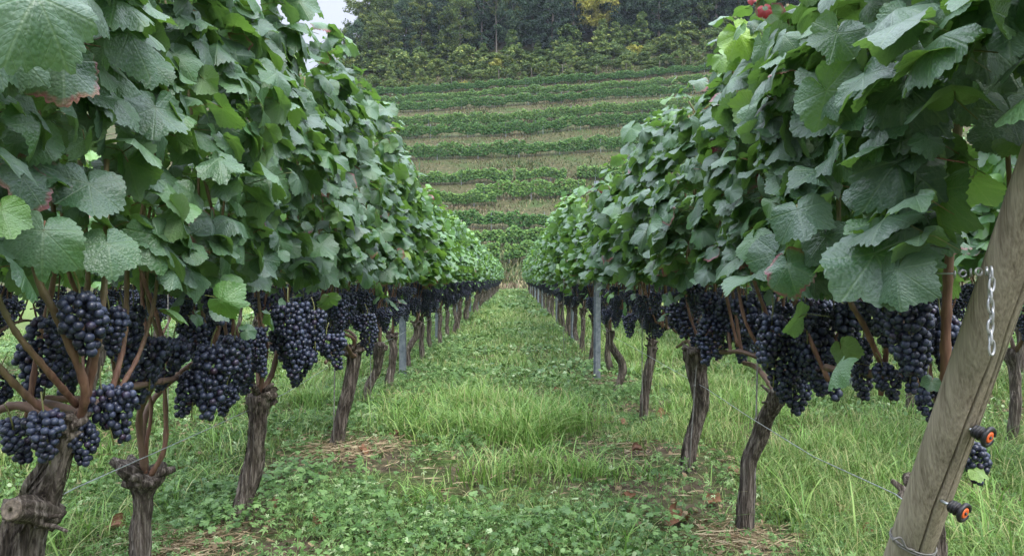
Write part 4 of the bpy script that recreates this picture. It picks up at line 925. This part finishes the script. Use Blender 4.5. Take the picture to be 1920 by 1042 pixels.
# ------------------------------------------------------------------ fallen leaves
FL = [(1272, 985, .07, 'large curled rust-brown leaf lying in front of the slender right trunk'), (855, 1015, .04, 'crumpled brown leaf at the very front of the alley'), (1032, 1030, .045, 'tan dead leaf at the front edge right of centre'), (1378, 895, .06, 'orange-brown leaf in the grass by the slender right trunk'),
      (1045, 738, .05, 'small brown leaf in the middle of the alley'), (1225, 728, .07, 'reddish leaf lying beyond the straight slim vine'), (1240, 785, .06, 'brown leaf at the foot of the straight slim vine'), (1580, 968, .05, 'brown leaf in tall grass left of the wooden post'), (742, 826, .045, 'orange brown leaf beside the dark tuft in the left alley'),
      (530, 812, .06, 'rusty leaf lying left of the thin stake'), (680, 855, .05, 'brown leaf on the straw heap'), (1170, 805, .05, 'dull brown leaf on the bare soil patch'), (1110, 772, .05, 'small tan leaf on thin grass right of centre'), (1195, 855, .05, 'brown leaf beside the dark-headed trunk'),
      (225, 1000, .06, 'brown leaf between the two nearest left trunks'), (600, 990, .05, 'dark brown leaf among the lobed weeds'), (1340, 950, .05, 'curled leaf by the third right trunk foot'), (1180, 940, .04, 'small brown leaf on the short turf at front right'), (1620, 1010, .05, 'rust coloured leaf beside the foot of the wooden post'), (520, 955, .045, 'brown leaf beneath the third left vine'), (700, 1010, .04, 'brown leaf half hidden in front weeds')]
DT = [leaf_template(41, (.4, .75, 1.0), 60 + k) for k in range(4)]
for k, (px, py, s_, lb) in enumerate(FL):
    g = G(px, py); r = np.random.default_rng(400 + k); A = Acc(); (tm, e_, u_) = DT[k % 4]; Pn = tm[0].copy(); rr = (Pn[:, 0] ** 2 + Pn[:, 1] ** 2)
    Pn[:, 2] = Pn[:, 2] * .8 + .15 * rr + .12 * np.sin(Pn[:, 0] * 7 + k)
    ca = 1.1 + .5 * r.random(); ang_ = Pn[:, 0] * ca * 1.5; Pn[:, 2] += (1 - np.cos(ang_)) / (ca * 1.5) + .15 * np.sin(Pn[:, 1] * 5 + k); Pn[:, 0] = np.sin(ang_) / (ca * 1.5)
    az = r.uniform(0, 6.28)
    place_leaves((Pn, tm[1]), np.zeros((1, 3)), np.array([[r.normal(0, .3), -.35, 1.]]), np.array([[math.cos(az), math.sin(az), 0.]]), np.array([s_]), np.array([r.uniform(.1, .9)]), np.zeros(1), A, e_ * .0, u_)
    V = A.V[0]; dz = -V[:, 2].min() + .012
    o = A.build('fallen_leaf', M['dead'], None, loc=(g[0], g[1], dz)); tag(o, lb, 'fallen leaf', 'dead leaves on the ground')

# ------------------------------------------------------------------ the terraced hill
def hill_row(y0, xa, xb, h, lab, seed, bow=0.0, bright=0.0, gaps=()):
    r = np.random.default_rng(seed); n = int((xb - xa) * 240)
    x = r.uniform(xa, xb, n); u = r.random(n)
    for (ga, gb) in gaps: k = (x < ga) | (x > gb); x, u = x[k], u[k]
    n = len(x); vine = (x * .9) % 1.0
    yy = y0 + bow * (x / 20) ** 2
    lump = .70 + .36 * vnoise(x, x * 0, .9, seed) + .22 * vnoise(x, x * 0, 3, seed + 1); u = np.maximum(u, .55 * (vnoise(x, x * 0, .9, seed + 9) - .35))
    hh = .42 * h / 1.9 + (h * lump - .42) * u
    wd = .30 * (1 - .35 * u) * (.8 + .5 * vnoise(x, hh * 3, 1.6, seed + 2))
    pos = np.stack([x, yy + r.uniform(-1, 1, n) * wd, hill(x, yy) + hh], 1)
    nrm = np.stack([r.normal(0, .6, n), r.normal(-.5, .5, n), np.abs(r.normal(.6, .4, n))], 1); tip = np.stack([r.normal(0, .6, n), r.normal(0, .3, n), -np.ones(n)], 1)
    root = empty('vine_row', (0, y0, float(hill(0, y0)))); o_ = np.array([0, y0, float(hill(0, y0))]); tag(root, lab, 'vine row', 'contour rows of vines on the hillside')
    A = Acc(); place_leaves(LT['far'][0][0], pos, nrm, tip, r.uniform(.10, .18, n), np.clip(r.normal(.30 + bright, .2, n) + .35 * u, 0, 1), np.zeros(n), A); A.build('foliage', M['hillvine'], root, off=o_)  # tint rises with height: light on the row tops painted in
    A = Acc(); xx = np.arange(xa, xb, 1.1)
    for q in xx:
        if any(ga < q < gb for ga, gb in gaps): continue
        q = q + r.normal(0, .08); yq = y0 + bow * (q / 20) ** 2; z = float(hill(q, yq))
        V, F, U = tube([(q, yq, z - .2), (q + r.normal(0, .05), yq, z + .8)], [.045, .04], 5); A.add(V, F, U)
    A.build('trunks', M['bark'], root, off=o_)['kind'] = 'stuff'
    A = Acc()
    for q in np.arange(xa + 1, xb, 5.7):
        yq = y0 + bow * (q / 20) ** 2; z = float(hill(q, yq)); V, F = boxm(q - .022, q + .022, yq - .1, yq - .05, z - .3, z + h * .95 + r.uniform(0, .2)); A.add(V, F)
    A.build('posts', M['galv'], root, smooth=False, off=o_)['kind'] = 'stuff'
rows = [(68, -12, 12, 1.95, .05), (74, -14, 13, 1.8, .08), (80, -16, 16, 1.85, .05), (88, -24, -2.2, 1.75, .03), (90, -4.7, 8.5, 2.1, .3), (95, -26, 22, 1.8, .03), (104, -30, 24, 2.15, .1), (113, -32, 32, 2.1, .08), (119, -33, 36, 2.1, .03), (128, -34, 40, 1.9, .03), (135, -38, 44, 1.6, 0), (141, -40, 46, 1.75, 0)]
for k, (y0, xa, xb, h, br) in enumerate(rows):
    if k not in (3, 4): xa, xb = min(xa, -14) - 16, max(xb, 14) + 18
    if k == 3: xa -= 16
    lab = 'contour row of vines on the hillside, %s row up from the foot' % ORD[k + 1]
    if k == 4: lab = 'short bright green ragged row of vines in the middle of the slope'
    if k == 3: lab = 'half-length row of vines ending left of the bright green row'
    hill_row(y0, xa, xb, h, lab, 500 + k, .35 if k > 6 else 0, br, ((-1.4, -.9),) if k == 0 else ((6.6, 8.0), (-.3, .2)) if k == 5 else ())
# dry scrub between the terraces
r = np.random.default_rng(55); n = 340000
x = r.uniform(-62, 66, n); y = r.uniform(56, 152, n); k = (np.abs(x) < y * .52); x, y = x[k], y[k]
dn = fbm(x, y, .12, 71, 3); k = r.random(len(x)) < np.clip((dn - .25) * 2.2, .15, 1); x, y, dn = x[k], y[k], dn[k]; n = len(x)
rowd = np.min(np.abs(y[:, None] - np.array([q[0] for q in rows])[None] - 0), axis=1)
tint = np.clip(r.normal(.45, .25, n) + (fbm(x, y, .18, 81, 3) - .5) * 1.2 + np.where(rowd < .9, .1, 0), 0, 1)
V, F, K = blades(np.stack([x, y, hill(x, y) - .03], 1), r.uniform(.18, .6, n) * (.5 + dn) * np.where(y > 142, 1.8, 1), r.uniform(.06, .16, n), r.uniform(.2, .9, n), 2, tint, rseed=3)
A = Acc().add(V, F, None, K); tag(A.build('hillside_scrub', M['scrub']), 'dry brown and green scrub on the terrace banks', 'scrub', kind='stuff')

# ------------------------------------------------------------------ shrubs and forest
def crown_mesh(name, seed, H, Wd, nclump, per, mat, conic=False, leaf=.3, low=.2, droop=0):
    r = np.random.default_rng(seed); A = Acc(); cs = []
    while len(cs) < nclump:
        u = r.random(); a_ = r.uniform(0, 6.28)
        prof = (1 - u) ** .8 * 1.0 + .06 if conic else math.sin(min(1, u * .92 + .10) * math.pi) ** .55
        q = Wd * prof * r.random() ** .4 * (1 + .25 * math.sin(a_ * 3 + seed)); z = H * (low + (1 - low) * u)
        cs.append((q * math.cos(a_), q * math.sin(a_), z - droop * q, u, prof))
    for (cx, cy_, cz, u, prof) in cs:
        s_ = Wd * (.14 if conic else .22) * r.uniform(.6, 1.25)
        p_ = r.normal(0, 1, (per, 3)); p_ = p_ / np.linalg.norm(p_, axis=1, keepdims=True) * r.uniform(.4, 1, (per, 1)) * s_ * np.array([1.2, 1.2, .55 if conic else .75])
        if conic: p_[:, 2] -= .25 * np.abs(np.hypot(p_[:, 0], p_[:, 1]))
        pos = p_ + [cx, cy_, cz]; nrm = unit(p_) * .6 + r.normal(0, .5, (per, 3)) + [0, 0, .35]; tip = r.normal(0, 1, (per, 3)) - [0, 0, .4]
        tint = np.clip(r.normal(.45, .22, per) + r.normal(0, .14), 0, 1)
        quad = (np.array([(0, 0, 0), (.38, .45, .05), (0, 1, -.08), (-.38, .45, .05)]), np.array([(0, 1, 2), (0, 2, 3)]))
        place_leaves(quad, pos, nrm, tip, leaf * r.uniform(.6, 1.3, per), tint, np.zeros(per), A)
    return A.data(name, mat, smooth=False)
def trunk_mesh(seed, H, r0):
    r = np.random.default_rng(seed); A = Acc(); pts = [(0, 0, -1), (r.normal(0, .1), r.normal(0, .1), H * .3), (r.normal(0, .3), r.normal(0, .3), H * .65), (r.normal(0, .4), r.normal(0, .4), H * .92)]
    pa_ = spline(pts, 12); V, F, U = tube(pa_, np.linspace(r0, r0 * .25, 12), 8); A.add(V, F, U)
    for k in range(9):
        i = int(r.uniform(4, 11)); a_ = r.uniform(0, 6.28); L = H * .2 * r.uniform(.5, 1.1); d = np.array([math.cos(a_), math.sin(a_), .6])
        V, F, U = tube(spline([pa_[i], pa_[i] + d * L * .5, pa_[i] + d * L + [0, 0, L * .2]], 5), np.linspace(r0 * .35, .02, 5), 5); A.add(V, F, U)
    return A.data('trunk', M['trunk'])
KINDS = {
    'oak': [(crown_mesh('crown', 600 + k, 17, 4.6, 170, 85, M['crown_dark'], leaf=.38, low=.06), trunk_mesh(700 + k, 16, .32)) for k in range(2)],
    'beech': [(crown_mesh('crown', 610 + k, 16, 4.4, 150, 85, M['crown_mid'], leaf=.38, low=.06), trunk_mesh(710 + k, 15, .28)) for k in range(2)],
    'spruce': [(crown_mesh('crown', 620 + k, 21, 3.4, 200, 60, M['crown_dark'], True, .40, .03, .28), trunk_mesh(720 + k, 20, .3)) for k in range(2)],
    'gold': [(crown_mesh('crown', 630, 16, 4.8, 150, 80, M['crown_gold'], leaf=.40, low=.3), trunk_mesh(730, 14, .2))],
    'bare': [(crown_mesh('crown', 640, 16, 2.2, 26, 40, M['crown_mid'], leaf=.3, low=.55), trunk_mesh(740, 16, .16))],
}
DESC = {'oak': 'dark green broad-crowned tree', 'beech': 'olive green rounded tree', 'spruce': 'dark narrow conifer', 'gold': 'golden yellow-leaved tree', 'bare': 'thin pale-stemmed tree with sparse leaves'}
def plant_tree(kind, x, y, s, lab, group, name):
    k = random.randrange(len(KINDS[kind])); root = empty(name, (x, y, float(hill(x, y))), random.uniform(0, 6.28)); root.scale = (s * random.uniform(.9, 1.1), s * random.uniform(.9, 1.1), s)
    link('crown', KINDS[kind][k][0], root); link('trunk', KINDS[kind][k][1], root); tag(root, lab, 'tree', group)
NAMES = {'oak': 'oak_tree', 'beech': 'beech_tree', 'spruce': 'conifer', 'gold': 'yellow_tree', 'bare': 'thin_tree'}
front = [(648, 'beech', .50), (672, 'oak', .58), (698, 'beech', .68), (727, 'beech', .74), (760, 'oak', .78), (790, 'beech', .85), (825, 'oak', .8), (862, 'beech', .95), (905, 'spruce', .85), (932, 'bare', 1.0), (960, 'oak', 1.0), (1000, 'spruce', .95), (1035, 'oak', .9), (1075, 'spruce', .9), (1118, 'gold', .9), (1160, 'oak', 1.0), (1200, 'spruce', .95), (1235, 'oak', 1.0), (1275, 'spruce', 1.05), (1310, 'beech', .95), (1345, 'spruce', 1.0), (1385, 'oak', .9), (1430, 'oak', 1.0), (1480, 'spruce', 1.0), (1530, 'beech', 1.0)]
for i, (px, kd, s) in enumerate(front):
    Yd = 160 + random.uniform(-2, 3); x = (px - VX) / F_PX * Yd
    lab = ('the golden yellow tree standing out at the front of the dark forest' if kd == 'gold' else 'thin pale-stemmed tree rising bare at the forest front' if kd == 'bare' else '%s, %s from the left along the forest front' % (DESC[kd], ORD[i + 1]))
    plant_tree(kd, x, Yd - (3 if kd in ('gold', 'bare') else 0), s, lab, 'trees along the front edge of the forest', NAMES[kd])
for j, (Yd, px0, px1, st, wd) in enumerate(((166, 690, 1700, 30, 'second'), (173, 730, 1680, 32, 'third'), (182, 790, 1620, 32, 'fourth'), (193, 800, 1600, 34, 'fifth'))):
    for i, px in enumerate(np.arange(px0, px1, st)):
        kd = random.choice(['oak', 'spruce', 'oak', 'beech', 'beech']); yy = Yd + random.uniform(-2.5, 2.5); px = px + random.uniform(-9, 9)
        plant_tree(kd, (px - VX) / F_PX * yy, yy, random.uniform(.9, 1.15), '%s in the %s rank of the forest, %s tree from the left' % (DESC[kd], wd, ORD[i + 1]), 'trees deeper in the forest', NAMES[kd])
# thin saplings against the sky on the left shoulder
for i, (px, s) in enumerate(((608, .22), (625, .30), (648, .28), (668, .42), (690, .5))):
    plant_tree(('bare', 'bare', 'beech', 'bare', 'beech')[i], (px - VX) / F_PX * 158, 158, s, ('%s small tree from the left against the sky on the hill shoulder' % ORD[i + 1]), 'small trees against the sky', 'small_tree')
SH = [crown_mesh('shrub', 650 + k, (3.4, 2.4, 4.2)[k], (1.5, 1.7, 1.3)[k], 60, 60, M['shrub'], k == 2, leaf=.24, low=.0) for k in range(3)] + [crown_mesh('shrub', 655, 2.8, 1.6, 45, 46, M['crown_mid'], leaf=.28, low=.05), crown_mesh('shrub', 656, 2.6, 1.5, 45, 42, M['crown_gold'], leaf=.22, low=.05)]
k = 0
for j, (Yd, n, s0) in enumerate(((144.3, 30, .62), (147.5, 30, .9), (151.5, 30, 1.1), (155.5, 30, 1.3))):
    for i in range(n):
        px = 630 + (1480 - 630) * (i + .5) / n + random.uniform(-9, 9); yy = Yd + random.uniform(-1.3, 1.3); s = s0 * random.uniform(.7, 1.25)
        x = (px - VX) / F_PX * yy; o = link('shrub', SH[4] if random.random() < .02 else SH[random.randrange(4)], None, (x, yy, float(hill(x, yy)) - .1)); o.scale = (s * random.uniform(1.0, 1.9), s * 1.2, s * random.uniform(.7, 1.35)); o.rotation_euler = (0, 0, random.uniform(0, 6.28))
        tag(o, '%s shrub from the left in the %s band of thicket below the forest' % (ORD[i + 1], ('lowest', 'lower middle', 'upper middle', 'topmost')[j]), 'shrub', 'shrubs of the thicket below the forest')
for i in range(9):
    px = 860 + i * 62 + random.uniform(-14, 14); yy = 143.2; x = (px - VX) / F_PX * yy; z = float(hill(x, yy)); V, F, U = tube([(0, 0, -.3), (0, 0, 2.6 + random.uniform(-.4, .5))], [.06, .05], 6)
    o = Acc().add(V, F, U).build('fence_post', M['trunk'], None, loc=(x, yy, z)); tag(o, '%s pale stake from the left above the top vine row' % ORD[i + 1], 'stake', 'pale stakes above the top vine row')

# ------------------------------------------------------------------ haze
V, F = boxm(-175, 175, -12, 420, -1.5, 100)
t = NT('haze'); vol = t.n('ShaderNodeVolumePrincipled'); vol.inputs['Color'].default_value = (.80, .88, 1, 1); vol.inputs['Density'].default_value = .00016; vol.inputs['Anisotropy'].default_value = .2
t.l(vol.outputs[0], t.out.inputs['Volume'])
tag(link('haze', mesh_data('haze', V, F, t.m, smooth=False)), 'thin pale bluish haze over the valley', 'haze', kind='stuff')
